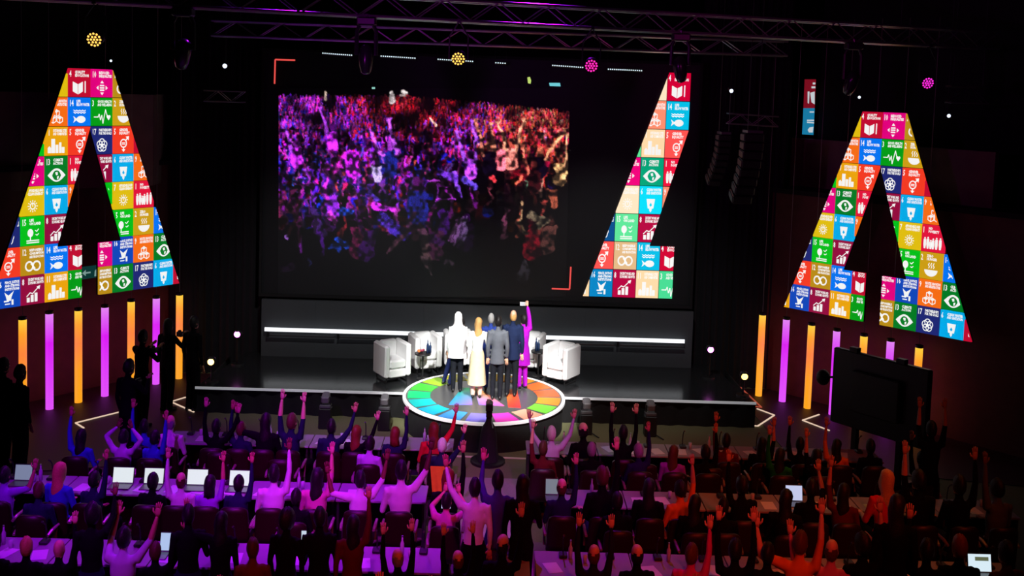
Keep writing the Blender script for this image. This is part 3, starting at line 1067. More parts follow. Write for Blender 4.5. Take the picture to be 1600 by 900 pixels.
La = 0.624
lorg = Vector((-7.6426, 22.5, 6.4594))
lt = thing('letter_sign', 'hanging letter A of lit goal tiles on the left wall', 'sign', lorg, 0, 'letter A signs')
letter(lt, lorg, Vector((math.sin(La), math.cos(La), 0)), .4886, .5423, PAL, 'tile_led', gain=0.95)
Ra = 2.4296
k_ = 1.071
rorg = Vector((6.8776 * k_, 21 * k_, 6.3 + (6.1326 - 6.3) * k_))
rt = thing('letter_sign', 'hanging letter A of lit goal tiles on the right wall', 'sign', rorg, 0, 'letter A signs')
letter(rt, rorg, Vector((math.sin(Ra), math.cos(Ra), 0)), .4404 * k_, .4766 * k_, PAL, 'tile_led', gain=0.95)
# half letter shown on the screen
ks = YSC / 24.0 - 0.0008
corg = Vector((3.9232 * ks, YSC - 0.012, 6.3 + (6.7705 - 6.3) * ks))
ct = thing('screen_emblem', 'half letter A of pale goal tiles at the right of the screen', 'emblem', corg)
letter(ct, corg, Vector((1, 0, 0)), .4742 * ks, .5789 * ks, PALS, 'tile_screen', half=True, depth=0.006, gain=1.05)
# mirror image of two tiles in glass, painted as a glowing strip
refl = thing('tile_reflection', 'painted glass reflection of red and blue tile high on the right', 'display', aty(1266, 168, 26.2))


def quadpx(pxs, Y, loc, th=0.04):
    m = MB()
    vs = [aty(*p, Y) - Vector(loc) for p in pxs]
    n = len(vs)
    vs += [v + Vector((0, th, 0)) for v in vs]
    m.add(vs, [tuple(range(n)), tuple(range(2 * n - 1, n - 1, -1))] + [(i, i + n, (i + 1) % n + n, (i + 1) % n) for i in range(n)])
    return m


t = obj('tile', quadpx([(1258, 124), (1275, 124), (1273, 169), (1256, 169)], 26.2, refl.location), glow('refl_red', (120, 14, 30)), refl)
for q in ([(1270, 129), (1274, 129), (1274, 132), (1270, 132)], [(1268, 135), (1274, 135), (1274, 138), (1268, 138)], [(1262, 143), (1265, 143), (1264, 162), (1262, 161)], [(1266, 145), (1273, 143), (1273, 163), (1268, 160)]):
    obj('symbol', quadpx(q, 26.19, refl.location, 0.003), glow('refl_white', (190, 200, 205)), t)
t = obj('tile', quadpx([(1256, 169), (1273, 169), (1271, 211), (1254, 210)], 26.2, refl.location), glow('refl_blue', (24, 120, 160)), refl)
for q in ([(1265, 174), (1272, 174), (1272, 176), (1265, 176)], [(1261, 187), (1272, 187), (1272, 189), (1261, 189)], [(1261, 190), (1272, 191), (1272, 193), (1261, 192)], [(1262, 203), (1265, 199), (1271, 198), (1270, 207), (1264, 207)]):
    obj('symbol', quadpx(q, 26.19, refl.location, 0.003), glow('refl_white', (190, 200, 205)), t)

# ------------------------------------------------------------------ hanging light tubes
LT = [((32, 499), (36, 650)), ((77.4, 490), (77.4, 640)), ((123.3, 485), (122.5, 629)), ((164.3, 480), (163.8, 625)), ((206, 471), (204.5, 612)), ((245, 466), (243.5, 602)), ((281.6, 461), (279.6, 592))]
RTB = [((1191.2, 492), (1185.1, 619)), ((1228.5, 499), (1222.1, 627)), ((1268, 508), (1261, 638)), ((1308, 517), (1300, 650)), ((1350, 525), (1342, 662)), ((1391.5, 533), (1383, 675)), ((1435, 543), (1427, 690))]
M_wire = mat('wire', (0.25, 0.2, 0.2), 0.5)


def tube_mat(name, stops):
    m = bpy.data.materials.new(name)
    m.use_nodes = True
    nt = m.node_tree
    b = nt.nodes['Principled BSDF']
    b.inputs['Base Color'].default_value = (0.2, 0.2, 0.2, 1)
    tc = nt.nodes.new('ShaderNodeTexCoord')
    sp = nt.nodes.new('ShaderNodeSeparateXYZ')
    cr = nt.nodes.new('ShaderNodeValToRGB')
    nt.links.new(tc.outputs['Generated'], sp.inputs[0])
    nt.links.new(sp.outputs['Z'], cr.inputs[0])
    nt.links.new(cr.outputs[0], b.inputs['Emission Color'])
    el = cr.color_ramp.elements
    el[0].position, el[0].color = stops[0][0], (*srgb(*stops[0][1]), 1)
    el[1].position, el[1].color = stops[-1][0], (*srgb(*stops[-1][1]), 1)
    for p, c in stops[1:-1]:
        e = el.new(p)
        e.color = (*srgb(*c), 1)
    b.inputs['Emission Strength'].default_value = 1.0
    return m


M_or = tube_mat('tube_amber', [(0, (255, 165, 20)), (.35, (255, 160, 25)), (.65, (255, 132, 60)), (.85, (255, 160, 40)), (1, (255, 205, 60))])
M_pu = tube_mat('tube_violet', [(0, (225, 80, 250)), (.4, (222, 55, 250)), (.7, (218, 20, 245)), (.88, (222, 90, 245)), (1, (225, 130, 240))])


def light_tubes(lst, sgn):
    for i, (a, b) in enumerate(lst):
        amber = (i % 2 == 0)
        if sgn < 0:
            f0 = Vector((-8.29, 22.1, 0)); dd = Vector((1.76, 2.61, 0))
        else:
            f0 = Vector((5.76, 24.63, 0)); dd = Vector((1.24, -1.40, 0))
        # foot: ray through b meets the vertical plane of the row of tubes
        n = Vector((dd.y, -dd.x, 0))
        d = ray(*b)
        o0 = Vector((0, 0, HC))
        tt = (f0 - o0).dot(n) / d.dot(n)
        pb = o0 + d * tt
        zt_ = aty(a[0], a[1], pb.y).z
        col = 'amber' if amber else 'violet'
        side = 'left' if sgn < 0 else 'right'
        r = thing('light_tube', '%s glowing hanging tube on the %s wall, %s from %s' % (col, side, nth(i + 1), 'the left frame edge' if sgn < 0 else 'the stage'), 'light tube', (pb.x, pb.y, pb.z), 0, 'hanging light tubes, %s wall' % side)
        h = zt_ - pb.z
        mb = MB()
        mb.rings([(0, 0, 0, .085 * S, .085), (0, 0, h, .085 * S, .085)], 16)
        obj('glow_tube', mb, M_or if amber else M_pu, r, smooth=False)
        mb = MB()
        mb.rings([(0, 0, h, .088 * S, .088), (0, 0, h + .05, .088 * S, .088), (0, 0, h + .06, .02, .02)], 16)
        obj('top_cap', mb, M_fix, r)
        mb = MB()
        mb.rings([(0, 0, -.12, .075 * S, .075), (0, 0, 0, .085 * S, .085)], 16)
        obj('bottom_cap', mb, mat('tube_foot', (0.05, 0.03, 0.12), 0.4), r)
        obj('suspension_wire', bar((0, 0, h + .05), (0, 0, 7.9 - pb.z), 0.006, 4), M_wire, r)


light_tubes(LT, -1)
light_tubes(RTB, 1)

# ------------------------------------------------------------------ people
SKIN = [srgb(222, 170, 140), srgb(190, 130, 100), srgb(120, 76, 54), srgb(86, 54, 40), srgb(236, 190, 165)]
SH = 0.19           # shoulder half width


def seg_d(P, a, b):
    ab = b - a
    t = np.clip(((P - a) @ ab) / max(ab @ ab, 1e-9), 0, 1)
    return np.linalg.norm(P - (a + t[:, None] * ab), axis=1)


def arm_pts(base, code, s, zs):
    """shoulder, elbow, wrist, hand direction for side s (+1 right)"""
    sh = Vector((s * SH, -0.01, zs))
    T = {
        'U': ((.045, .02, .27), (.035, .05, .52), (-.02, .12, 1)),
        'V': ((-.005, .03, .27), (-.06, .05, .52), (-.1, .1, 1)),
        'O': ((.17, .02, .21), (.24, .06, .45), (.15, .10, 1)),
        'W': ((.26, .00, .06), (.33, .05, .31), (.10, .10, 1)),
        'B': ((.20, .03, .20), (-.02, .06, .36), (-.5, .1, .8)),
        'F': ((.05, .20, .14), (.03, .36, .34), (0, .4, 1)),
        'P': ((.13, .22, .06), (-.06, .34, .24), (-.25, .25, 1)),
        'R': ((.07, .06, -.27), (-.02, .33, -.285), (-.3, 1, -.1)),
        'D': ((.055, -.02, -.29), (.05, .05, -.54), (.0, .15, -1)),
        'H': ((.08, .03, -.28), (.02, .26, -.20), (-.2, 1, .1)),
        'C': ((.10, .16, -.20), (-.03, .32, -.02), (-.4, .6, .5)),
    }[code]
    f = lambda v: Vector((v[0] * s, v[1], v[2]))
    return sh, sh + f(T[0]), sh + f(T[1]), f(T[2]).normalized()


def add_hand(mb, w, d, s, mi=0, curl=0.25, grip=False):
    d = d.normalized()
    side = Vector((1, 0, 0))
    side = (side - d * side.dot(d))
    if side.length < .2:
        side = Vector((0, 1, 0)) - d * d.y
    side.normalize()
    nrm = side.cross(d)                      # palm normal
    if nrm.y < 0:
        nrm = -nrm
    base = w + d * 0.01
    mb.tube([base, base + d * .04, base + d * .085, base + d * .095], [.027, .040, .042, .034], 8, mi, 0.36, side)
    for k, L in enumerate((.066, .078, .074, .058)):
        off = (-.030 + .020 * k) * (-s)
        p0 = base + d * .085 + side * off
        dd = (d + side * off * 4).normalized()
        c1 = nrm * (curl * L * (.9 if grip else .25))
        p1 = p0 + dd * L * .5 + c1 * .3
        p2 = p0 + dd * L * (.55 if grip else .98) + c1 * (2.4 if grip else 1.0)
        mb.tube([p0, p1, p2], [.0100, .0092, .0070], 6, mi)
    t0 = base + d * .03 + side * (-s) * .033
    t1 = t0 + (d * .6 - side * s * .8).normalized() * .038
    mb.tube([t0, t1, t1 + (d - side * s * .25 + nrm * (.5 if grip else .1)).normalized() * .034], [.013, .0115, .008], 6, mi)


def body_shapes(base, L, R, lean=0.0, female=False, slim=1.0):
    """list of (kind, data, label) ; labels 0 skin 1 top 2 forearm 3 legs 4 shoes"""
    sh = []
    g = slim
    if base == 'S':
        hz, zs = .53, 1.02
    else:
        hz, zs = .93, 1.42
    tz = zs - hz
    rs = [(0, .0, hz - .09, .155 * g, .115), (0, 0, hz, .170 * g, .122), (0, .0, hz + tz * .35, .142 * g, .105), (0, .0, hz + tz * .70, .172 * g, .118), (0, -.005, zs - .02, .165 * g, .095), (0, -.01, zs + .035, .085 * g, .065), (0, -.005, zs + .07, .055, .055)]
    sh.append(('rings', rs, 1))
    hc = Vector((0, .025, zs + .215))
    sh.append(('tube', ([(0, -.005, zs), (0, .012, zs + .15)], [.058, .052]), 0))
    sh.append(('head', hc, 0))
    for s, code in ((-1, L), (1, R)):
        p, e, w_, d = arm_pts(base, code, s, zs)
        sh.append(('tube', ([p - Vector((s * .05, 0, .01)), p, (p + e) / 2, e], [.062, .066, .052, .043]), 1))
        sh.append(('tube', ([e, e * .65 + w_ * .35, w_], [.043, .042, .028]), 2))
        sh.append(('hand', (w_, d, s), 0))
    for s in (-1, 1):
        if base == 'S':
            h, k, a = Vector((s * .085, .02, .52)), Vector((s * .10, .45, .50)), Vector((s * .10, .42, .09))
        elif base == 'K':
            h, k, a = Vector((s * .085, 0, .93)), Vector((s * .10, .06, .5)), Vector((s * .10, 0, .09))
        else:
            h, k, a = Vector((s * .085, 0, .92)), Vector((s * .092, .02, .50)), Vector((s * .095, -.02, .09))
        sh.append(('tube', ([h + Vector((0, 0, .03)), h, (h + k) / 2, k], [.090, .104, .092, .078]), 3))
        sh.append(('tube', ([k, k * .65 + a * .35, a], [.078, .074, .062]), 3))
        sh.append(('tube', ([a + Vector((0, -.05, -.045)), a + Vector((0, .06, -.045)), a + Vector((0, .17, -.055))], [.042, .045, .032]), 4))
    return sh, hc, zs


def head_mesh(mb, c, mi=0):
    R_ = [(-.120, .03, .035, .045), (-.105, .025, .052, .066), (-.07, .012, .066, .086), (-.02, .0, .074, .094), (.03, -.004, .078, .098), (.07, -.006, .072, .092), (.10, -.008, .052, .068), (.118, -.01, .022, .03)]
    mb.rings([(c[0], c[1] + y, c[2] + z, rx, ry) for z, y, rx, ry in R_], 18, mi)
    mb.ball((c[0], c[1] + .098, c[2] - .018), (.013, .022, .026), 8, 6, mi)          # nose
    for s in (-1, 1):
        mb.ball((c[0] + s * .079, c[1] + .0, c[2] - .01), (.011, .026, .034), 8, 6, mi)   # ears


_bodies = {}


def remesh(mb, voxel, smooth_it=6):
    me = bpy.data.meshes.new('r')
    me.from_pydata([tuple(p) for p in mb.v], [], mb.f)
    bm = bmesh.new()
    bm.from_mesh(me)
    bmesh.ops.recalc_face_normals(bm, faces=bm.faces)
    bm.to_mesh(me)
    bm.free()
    o = bpy.data.objects.new('r', me)
    C.objects.link(o)
    r = o.modifiers.new('r', 'REMESH')
    r.mode = 'VOXEL'
    r.voxel_size = voxel
    if smooth_it:
        s = o.modifiers.new('s', 'SMOOTH')
        s.factor = .5
        s.iterations = smooth_it
    dg = bpy.context.evaluated_depsgraph_get()
    out = bpy.data.meshes.new_from_object(o.evaluated_get(dg))
    bpy.data.objects.remove(o)
    bpy.data.meshes.remove(me)
    return out


def body_mesh(base, L, R, slim=1.0, voxel=0.017, grip='', only=None, inflate=0.0, cut=None):
    key = (base, L, R, slim, voxel, grip, only, inflate)
    if key in _bodies:
        return _bodies[key]
    shapes, hc, zs = body_shapes(base, L, R, slim=slim)
    mb, segs, hands = MB(), [], []
    for kind, data, lab in shapes:
        if only is not None and lab not in only:
            continue
        if kind == 'rings':
            mb.rings([(a, b, z, rx + inflate, ry + inflate) for a, b, z, rx, ry in data], 20)
            for a, b in zip(data[:-1], data[1:]):
                segs.append((np.array(a[:3]), np.array(b[:3]), (a[3] + b[3]) / 2, 3 if (a[2] + b[2]) / 2 < (.5 if base == 'S' else .93) else (0 if a[2] > zs + .01 else 1)))
        elif kind == 'tube':
            pts, rad = data
            mb.tube(pts, [r + inflate for r in rad], 12)
            pts = [Vector(p) for p in pts]
            mb.ball(pts[0], rad[0] + inflate)
            mb.ball(pts[-1], rad[-1] + inflate)
            for i in range(len(pts) - 1):
                segs.append((np.array(pts[i]), np.array(pts[i + 1]), (rad[i] + rad[i + 1]) / 2, lab))
        elif kind == 'head':
            head_mesh(mb, data)
            segs.append((np.array(data) - [0, 0, .05], np.array(data) + [0, 0, .05], .09, 0))
        elif kind == 'hand':
            hands.append(data)
    me = remesh(mb, voxel)
    nv = len(me.vertices)
    co = np.zeros(nv * 3)
    me.vertices.foreach_get('co', co)
    co = co.reshape(-1, 3)
    faces = [tuple(p.vertices) for p in me.polygons]
    bpy.data.meshes.remove(me)
    cen = np.array([co[list(f)].mean(0) for f in faces])
    D = np.stack([seg_d(cen, a, b) - r for a, b, r, l in segs], 1)
    lab = np.array([s[3] for s in segs])[D.argmin(1)]
    out = MB()
    out.v = [tuple(p) for p in co]
    out.f = faces
    out.mi = [int(x) for x in lab]
    if only is None:
        for w_, d, s in hands:
            add_hand(out, w_, d, s, 0, .3, grip=('L' if s < 0 else 'R') in grip)
        for s in (-1, 1):
            out.ball((s * .032, hc.y + .078, hc.z + .008), (.012, .010, .008), 6, 4, 4)
        out.ball((0, hc.y + .082, hc.z - .062), (.024, .010, .008), 8, 4, 0)
    out.sx()
    dummy = mat('skin_default', SKIN[0], .6)
    m = out.mesh('person', [dummy] * 5, smooth=True, fix=False)
    _bodies[key] = (m, hc, zs)
    return _bodies[key]


# hair, modelled around the head centre
_hair = {}


def hair_mesh(kind):
    if kind in _hair:
        return _hair[kind]
    mb = MB()
    R_ = random.Random(hash(kind) % 1000 if False else len(kind))

    def shell(rx, ry, rz, cy, cz, keep):
        n, m = 22, 16
        vs, fs, idx = [], [], {}
        for i in range(m + 1):
            t = math.pi * i / m
            for k in range(n):
                a = 2 * math.pi * k / n
                w_ = 1 + .035 * math.sin(5 * a + 3 * t) + .02 * math.sin(11 * a - 4 * t)
                vs.append((rx * math.sin(t) * math.cos(a) * w_, cy + ry * math.sin(t) * math.sin(a) * w_, cz + rz * math.cos(t) * w_))
        for i in range(m):
            for k in range(n):
                q = (i * n + k, i * n + (k + 1) % n, (i + 1) * n + (k + 1) % n, (i + 1) * n + k)
                c = [sum(vs[j][d] for j in q) / 4 for d in range(3)]
                if keep(*c):
                    fs.append(q)
        mb.add(vs, fs)
    if kind == 'short':
        shell(.089, .108, .128, -.008, .012, lambda x, y, z: z > -.085 + .9 * max(0, y - .0) and not (y > .06 and z < .075))
    elif kind == 'fringe':
        shell(.086, .104, .120, -.008, .0, lambda x, y, z: -.085 < z < .035 and y < .02)
    elif kind == 'curly':
        shell(.112, .125, .148, -.018, .03, lambda x, y, z: z > -.10 + .9 * max(0, y) and not (y > .07 and z < .08))
    elif kind in ('long', 'bob'):
        low = -.34 if kind == 'long' else -.17
        rs = [(.128, .02), (.115, .05), (.09, .078), (.04, .094), (-.03, .098), (-.09, .092)] + ([(-.15, .096), (-.21, .112), (-.28, .112), (low, .090)] if kind == 'long' else [(low, .100)])
        n = 24
        vs, fs = [], []
        for z, r in rs:
            for k in range(n):
                a = 2 * math.pi * k / n
                y = r * 1.12 * math.sin(a) - .012
                x = r * math.cos(a) * (1 + .035 * math.sin(6 * a + z * 20) + .02 * math.sin(13 * a + z * 45)) + .008 * math.sin(z * 26)
                if z < .06:
                    y = min(y, .055 - max(0, .02 - z) * .25)
                if z < -.12:
                    y = y * .62 - .045
                vs.append((x, y, z + (.03 * math.sin(5 * a) if z <= low + .001 else 0)))
        vs.append((0, -.01, .133))
        for i in range(len(rs) - 1):
            for k in range(n):
                fs.append((i * n + k, i * n + (k + 1) % n, (i + 1) * n + (k + 1) % n, (i + 1) * n + k))
        for k in range(n):
            fs.append((k, len(vs) - 1, (k + 1) % n))
        fs.append(tuple(range((len(rs) - 1) * n, len(rs) * n)))
        # open the face side
        def isface(f):
            c = [sum(vs[j][d] for j in f) / len(f) for d in range(3)]
            return c[1] > .048 and -.12 < c[2] < .07 and abs(c[0]) < .07
        fs = [f for f in fs if not isface(f)]
        mb.add(vs, fs)
    mb.sx()
    _hair[kind] = mb.mesh('hair', mat('hair_default', (0.01, 0.008, 0.007), .6), smooth=True)
    return _hair[kind]


HAIRC = {'dark': (0.010, 0.008, 0.008), 'brown': srgb(84, 54, 36), 'auburn': srgb(120, 52, 30), 'blonde': srgb(196, 150, 90), 'grey': srgb(140, 138, 136), 'white': srgb(215, 210, 205)}
TOPC = {'white': (225, 222, 225), 'lilac': (195, 180, 215), 'navy': (28, 32, 62), 'black': (9, 8, 10), 'blue': (52, 66, 190), 'grey': (92, 95, 102), 'red': (205, 30, 45), 'green': (20, 130, 44), 'orange': (225, 130, 40), 'pink': (215, 120, 160), 'magenta': (205, 40, 150), 'purple': (150, 60, 200), 'brown': (110, 70, 45), 'maroon': (92, 24, 30), 'khaki': (176, 150, 90), 'indigo': (58, 52, 112)}


def cloth(c):
    return mat('cloth_' + c, srgb(*TOPC[c]), .9, noise=.22, nscale=9, bump=.55, spec=.12)


def hairm(c):
    return mat('hair_' + c, HAIRC[c], .5, noise=.35, nscale=70, bump=.5, spec=.3)


def skinm(i):
    return mat('skin_%d' % i, SKIN[i], .55, noise=.06, nscale=40)


M_shoe = mat('shoe_black', (0.012, 0.011, 0.011), .4)


def setmats(o, ms):
    for sl_, m in zip(o.material_slots, ms):
        sl_.link = 'OBJECT'
        sl_.material = m


def person(loc, base, L, R, hair, hc_, top, sleeve='l', skin=0, bottoms='black', scale=1.0, rz=0.0, label='', group=None, grip='', slim=1.0, voxel=.017):
    me, hc, zs = body_mesh(base, L, R, slim, voxel, grip)
    o = link('person', me, None, loc, rz)
    o.scale = (scale, scale, scale)
    setmats(o, [skinm(skin), cloth(top), cloth(top) if sleeve == 'l' else skinm(skin), cloth(bottoms), M_shoe])
    tag(o, label, 'person', group)
    if hair != 'bald':
        h = link('hair', hair_mesh(hair), o, (hc.x, hc.y, hc.z))
        setmats(h, [hairm(hc_)])
    return o


# audience --------------------------------------------------------------
ROWY = {'A': 17.40, 'a': 16.85, 'B': 14.98, 'b': 14.52, 'C': 12.68, 'D': 10.45}
AUD = [
    # px,py of head, row, base, L, R, hair, colour, top, sleeve, skin
    (225, 684, 'A', 'S', 'U', 'R', 'short', 'dark', 'blue', 'l', 1), (266, 661, 'A', 'S', 'R', 'R', 'fringe', 'grey', 'white', 's', 0),
    (347, 668, 'A', 'S', 'U', 'O', 'short', 'dark', 'black', 'l', 0), (374, 684, 'A', 'S', 'U', 'R', 'short', 'brown', 'navy', 'l', 1),
    (407, 658, 'A', 'S', 'W', 'R', 'long', 'dark', 'black', 'l', 1), (455, 660, 'A', 'S', 'U', 'U', 'short', 'brown', 'navy', 's', 0),
    (519, 668, 'A', 'S', 'R', 'O', 'short', 'dark', 'navy', 'l', 1), (555, 676, 'A', 'S', 'R', 'O', 'long', 'auburn', 'black', 'l', 0),
    (617, 679, 'A', 'S', 'R', 'U', 'bob', 'auburn', 'navy', 'l', 0), (678, 672, 'A', 'S', 'R', 'O', 'long', 'auburn', 'red', 'l', 0),
    (862, 679, 'A', 'S', 'O', 'O', 'short', 'white', 'lilac', 'l', 0), (912, 673, 'A', 'S', 'R', 'R', 'fringe', 'dark', 'black', 'l', 0),
    (974, 678, 'A', 'S', 'U', 'U', 'short', 'dark', 'black', 'l', 0), (1135, 690, 'A', 'S', 'U', 'R', 'short', 'dark', 'maroon', 'l', 1),
    (1190, 695, 'A', 'S', 'R', 'U', 'long', 'dark', 'black', 's', 1), (1250, 700, 'A', 'S', 'U', 'R', 'short', 'dark', 'black', 'l', 1),
    (1307, 700, 'A', 'S', 'U', 'R', 'long', 'dark', 'orange', 's', 1), (1360, 712, 'A', 'S', 'R', 'R', 'short', 'dark', 'black', 'l', 2),
    (126, 704, 'a', 'S', 'U', 'R', 'long', 'dark', 'blue', 'l', 1), (192, 706, 'a', 'S', 'B', 'B', 'short', 'dark', 'lilac', 'l', 2),
    (241, 712, 'a', 'S', 'R', 'U', 'short', 'dark', 'blue', 'l', 1), (577, 712, 'a', 'S', 'R', 'R', 'short', 'dark', 'lilac', 'l', 2),
    (690, 703, 'a', 'S', 'R', 'O', 'short', 'white', 'navy', 'l', 0), (848, 712, 'a', 'S', 'U', 'R', 'short', 'brown', 'maroon', 's', 0),
    (924, 722, 'a', 'S', 'R', 'R', 'short', 'grey', 'black', 'l', 1), (998, 716, 'a', 'S', 'R', 'U', 'short', 'grey', 'navy', 'l', 1),
    (1051, 724, 'a', 'S', 'R', 'R', 'long', 'brown', 'purple', 's', 0), (1103, 708, 'a', 'S', 'R', 'U', 'short', 'dark', 'black', 'l', 1),
    (1218, 718, 'a', 'S', 'U', 'R', 'long', 'dark', 'green', 'l', 1), (1276, 722, 'a', 'S', 'U', 'R', 'long', 'dark', 'black', 's', 1),
    (1440, 735, 'a', 'S', 'U', 'R', 'short', 'dark', 'black', 'l', 1),
    # second row
    (6, 744, 'B', 'S', 'R', 'W', 'short', 'dark', 'purple', 's', 1), (92, 737, 'B', 'S', 'R', 'R', 'long', 'blonde', 'blue', 'l', 0),
    (146, 757, 'B', 'S', 'R', 'U', 'short', 'dark', 'navy', 'l', 1), (240, 757, 'B', 'S', 'R', 'R', 'short', 'dark', 'black', 'l', 2),
    (287, 752, 'B', 'S', 'U', 'R', 'fringe', 'brown', 'white', 'l', 0), (329, 762, 'B', 'S', 'R', 'U', 'bob', 'dark', 'purple', 's', 1),
    (364, 760, 'B', 'S', 'R', 'U', 'short', 'dark', 'navy', 'l', 1), (428, 742, 'B', 'S', 'R', 'U', 'short', 'dark', 'white', 'l', 2),
    (495, 746, 'B', 'S', 'R', 'U', 'long', 'dark', 'pink', 's', 0), (563, 751, 'B', 'S', 'W', 'O', 'short', 'dark', 'white', 's', 2),
    (627, 737, 'B', 'S', 'R', 'O', 'short', 'dark', 'white', 's', 3), (700, 747, 'B', 'S', 'R', 'U', 'long', 'auburn', 'black', 'l', 1),
    (878, 762, 'B', 'S', 'R', 'U', 'fringe', 'brown', 'navy', 'l', 0), (942, 746, 'B', 'S', 'R', 'U', 'short', 'brown', 'black', 'l', 0),
    (1014, 762, 'B', 'S', 'R', 'R', 'long', 'dark', 'black', 'l', 1), (1064, 766, 'B', 'S', 'R', 'U', 'short', 'dark', 'orange', 's', 1),
    (1160, 760, 'B', 'S', 'U', 'R', 'short', 'dark', 'black', 'l', 1), (1268, 765, 'B', 'S', 'R', 'F', 'short', 'dark', 'black', 's', 1),
    (1318, 770, 'B', 'S', 'U', 'R', 'long', 'dark', 'maroon', 's', 1), (1387, 740, 'B', 'S', 'R', 'R', 'long', 'blonde', 'red', 's', 0),
    (1437, 752, 'B', 'S', 'U', 'R', 'short', 'dark', 'black', 's', 1), (1500, 760, 'B', 'S', 'R', 'U', 'short', 'dark', 'black', 'l', 1), (1560, 765, 'B', 'S', 'U', 'R', 'short', 'dark', 'grey', 'l', 2),
    (462, 788, 'b', 'S', 'R', 'R', 'short', 'dark', 'black', 'l', 2), (965, 785, 'b', 'S', 'R', 'R', 'short', 'dark', 'black', 'l', 2),
    (1092, 788, 'b', 'S', 'R', 'R', 'long', 'dark', 'black', 'l', 1), (1124, 793, 'b', 'S', 'R', 'R', 'short', 'dark', 'black', 'l', 2),
    (1228, 780, 'b', 'S', 'R', 'R', 'long', 'dark', 'black', 'l', 1), (697, 795, 'b', 'S', 'P', 'P', 'short', 'dark', 'pink', 's', 0),
    (60, 782, 'b', 'S', 'R', 'R', 'short', 'brown', 'navy', 'l', 1),
    # third row, some standing
    (130, 806, 'C', 'T', 'D', 'F', 'curly', 'dark', 'black', 'l', 2), (302, 806, 'C', 'T', 'D', 'H', 'short', 'dark', 'black', 'l', 2),
    (346, 815, 'C', 'T', 'W', 'D', 'long', 'dark', 'black', 'l', 1), (452, 815, 'C', 'T', 'D', 'H', 'curly', 'dark', 'black', 'l', 2),
    (497, 810, 'C', 'T', 'D', 'D', 'short', 'dark', 'black', 'l', 2), (542, 838, 'C', 'T', 'D', 'U', 'long', 'dark', 'maroon', 'l', 1),
    (1395, 792, 'C', 'T', 'D', 'D', 'long', 'dark', 'black', 'l', 1),
    (20, 850, 'C', 'S', 'U', 'R', 'short', 'dark', 'black', 's', 1), (64, 857, 'C', 'S', 'R', 'R', 'short', 'blonde', 'black', 'l', 0), (102, 893, 'C', 'S', 'R', 'U', 'bald', 'dark', 'black', 'l', 0),
    (178, 842, 'C', 'S', 'F', 'O', 'short', 'dark', 'lilac', 's', 1), (228, 866, 'C', 'S', 'R', 'O', 'short', 'brown', 'black', 's', 1), (372, 858, 'C', 'S', 'R', 'R', 'short', 'brown', 'brown', 'l', 1),
    (622, 874, 'C', 'S', 'U', 'U', 'fringe', 'grey', 'black', 'l', 0), (716, 880, 'C', 'S', 'U', 'U', 'fringe', 'brown', 'black', 'l', 0), (785, 853, 'C', 'S', 'R', 'U', 'fringe', 'dark', 'black', 'l', 0),
    (928, 868, 'C', 'S', 'U', 'U', 'fringe', 'brown', 'navy', 'l', 0), (996, 868, 'C', 'S', 'R', 'R', 'fringe', 'dark', 'black', 'l', 0), (1080, 868, 'C', 'S', 'R', 'U', 'short', 'brown', 'magenta', 'l', 0),
    (1163, 862, 'C', 'S', 'U', 'U', 'short', 'dark', 'black', 'l', 0), (1224, 868, 'C', 'S', 'R', 'R', 'short', 'dark', 'black', 'l', 2), (1262, 838, 'C', 'S', 'W', 'U', 'short', 'brown', 'orange', 's', 0),
    (1308, 862, 'C', 'S', 'W', 'R', 'fringe', 'brown', 'pink', 'l', 0), (1350, 850, 'C', 'S', 'R', 'U', 'short', 'dark', 'black', 's', 1), (1425, 862, 'C', 'S', 'U', 'R', 'short', 'dark', 'black', 'l', 1),
    (1472, 855, 'C', 'S', 'R', 'R', 'short', 'auburn', 'black', 's', 0), (1575, 866, 'C', 'S', 'R', 'R', 'short', 'dark', 'maroon', 's', 1),
    # fourth row: mostly only raised hands reach into the frame
    (62, 985, 'D', 'S', 'R', 'U', 'short', 'dark', 'black', 's', 1), (306, 985, 'D', 'S', 'R', 'U', 'short', 'brown', 'black', 's', 0), (238, 990, 'D', 'S', 'R', 'U', 'short', 'dark', 'brown', 's', 0),
    (560, 985, 'D', 'S', 'R', 'U', 'short', 'dark', 'black', 'l', 0), (640, 990, 'D', 'S', 'R', 'U', 'short', 'dark', 'black', 's', 0), (755, 990, 'D', 'S', 'U', 'R', 'short', 'dark', 'black', 'l', 0),
    (1030, 985, 'D', 'S', 'R', 'U', 'short', 'dark', 'magenta', 'l', 0), (1122, 985, 'D', 'S', 'U', 'R', 'short', 'dark', 'maroon', 's', 0), (1400, 985, 'D', 'S', 'R', 'U', 'short', 'dark', 'black', 's', 0), (1240, 990, 'D', 'S', 'R', 'U', 'short', 'dark', 'maroon', 'l', 0),
]
ROWN = {'A': 'front row', 'a': 'front row', 'B': 'second row', 'b': 'second row', 'C': 'third row', 'D': 'bottom row'}
ARMN = {'U': 1, 'O': 1, 'W': 1, 'B': 1, 'F': 1, 'P': 1}
HAIRN = {'short': '-haired', 'long': ' long-haired', 'bob': ' bob-haired', 'curly': ' curly-haired'}
byrow = {}
for r in AUD:
    byrow.setdefault(ROWN[r[2]], []).append(r)
for rn in byrow:
    byrow[rn].sort(key=lambda r: r[0])
pos = {}
allp = []
for rn, lst in byrow.items():
    for r in lst:
        Y = ROWY[r[2]] + (0.03 if r[3] == 'T' else 0)
        allp.append([aty(r[0], r[1], Y).x, Y, r])
for it in range(30):
    for i in range(len(allp)):
        for j in range(i):
            if abs(allp[i][1] - allp[j][1]) < .3:
                dx = allp[i][0] - allp[j][0]
                if abs(dx) < .37:
                    m_ = (.37 - abs(dx)) / 2 * (1 if dx >= 0 else -1) * .5
                    allp[i][0] += m_
                    allp[j][0] -= m_
for x, Y, r in allp:
    pos[id(r)] = x
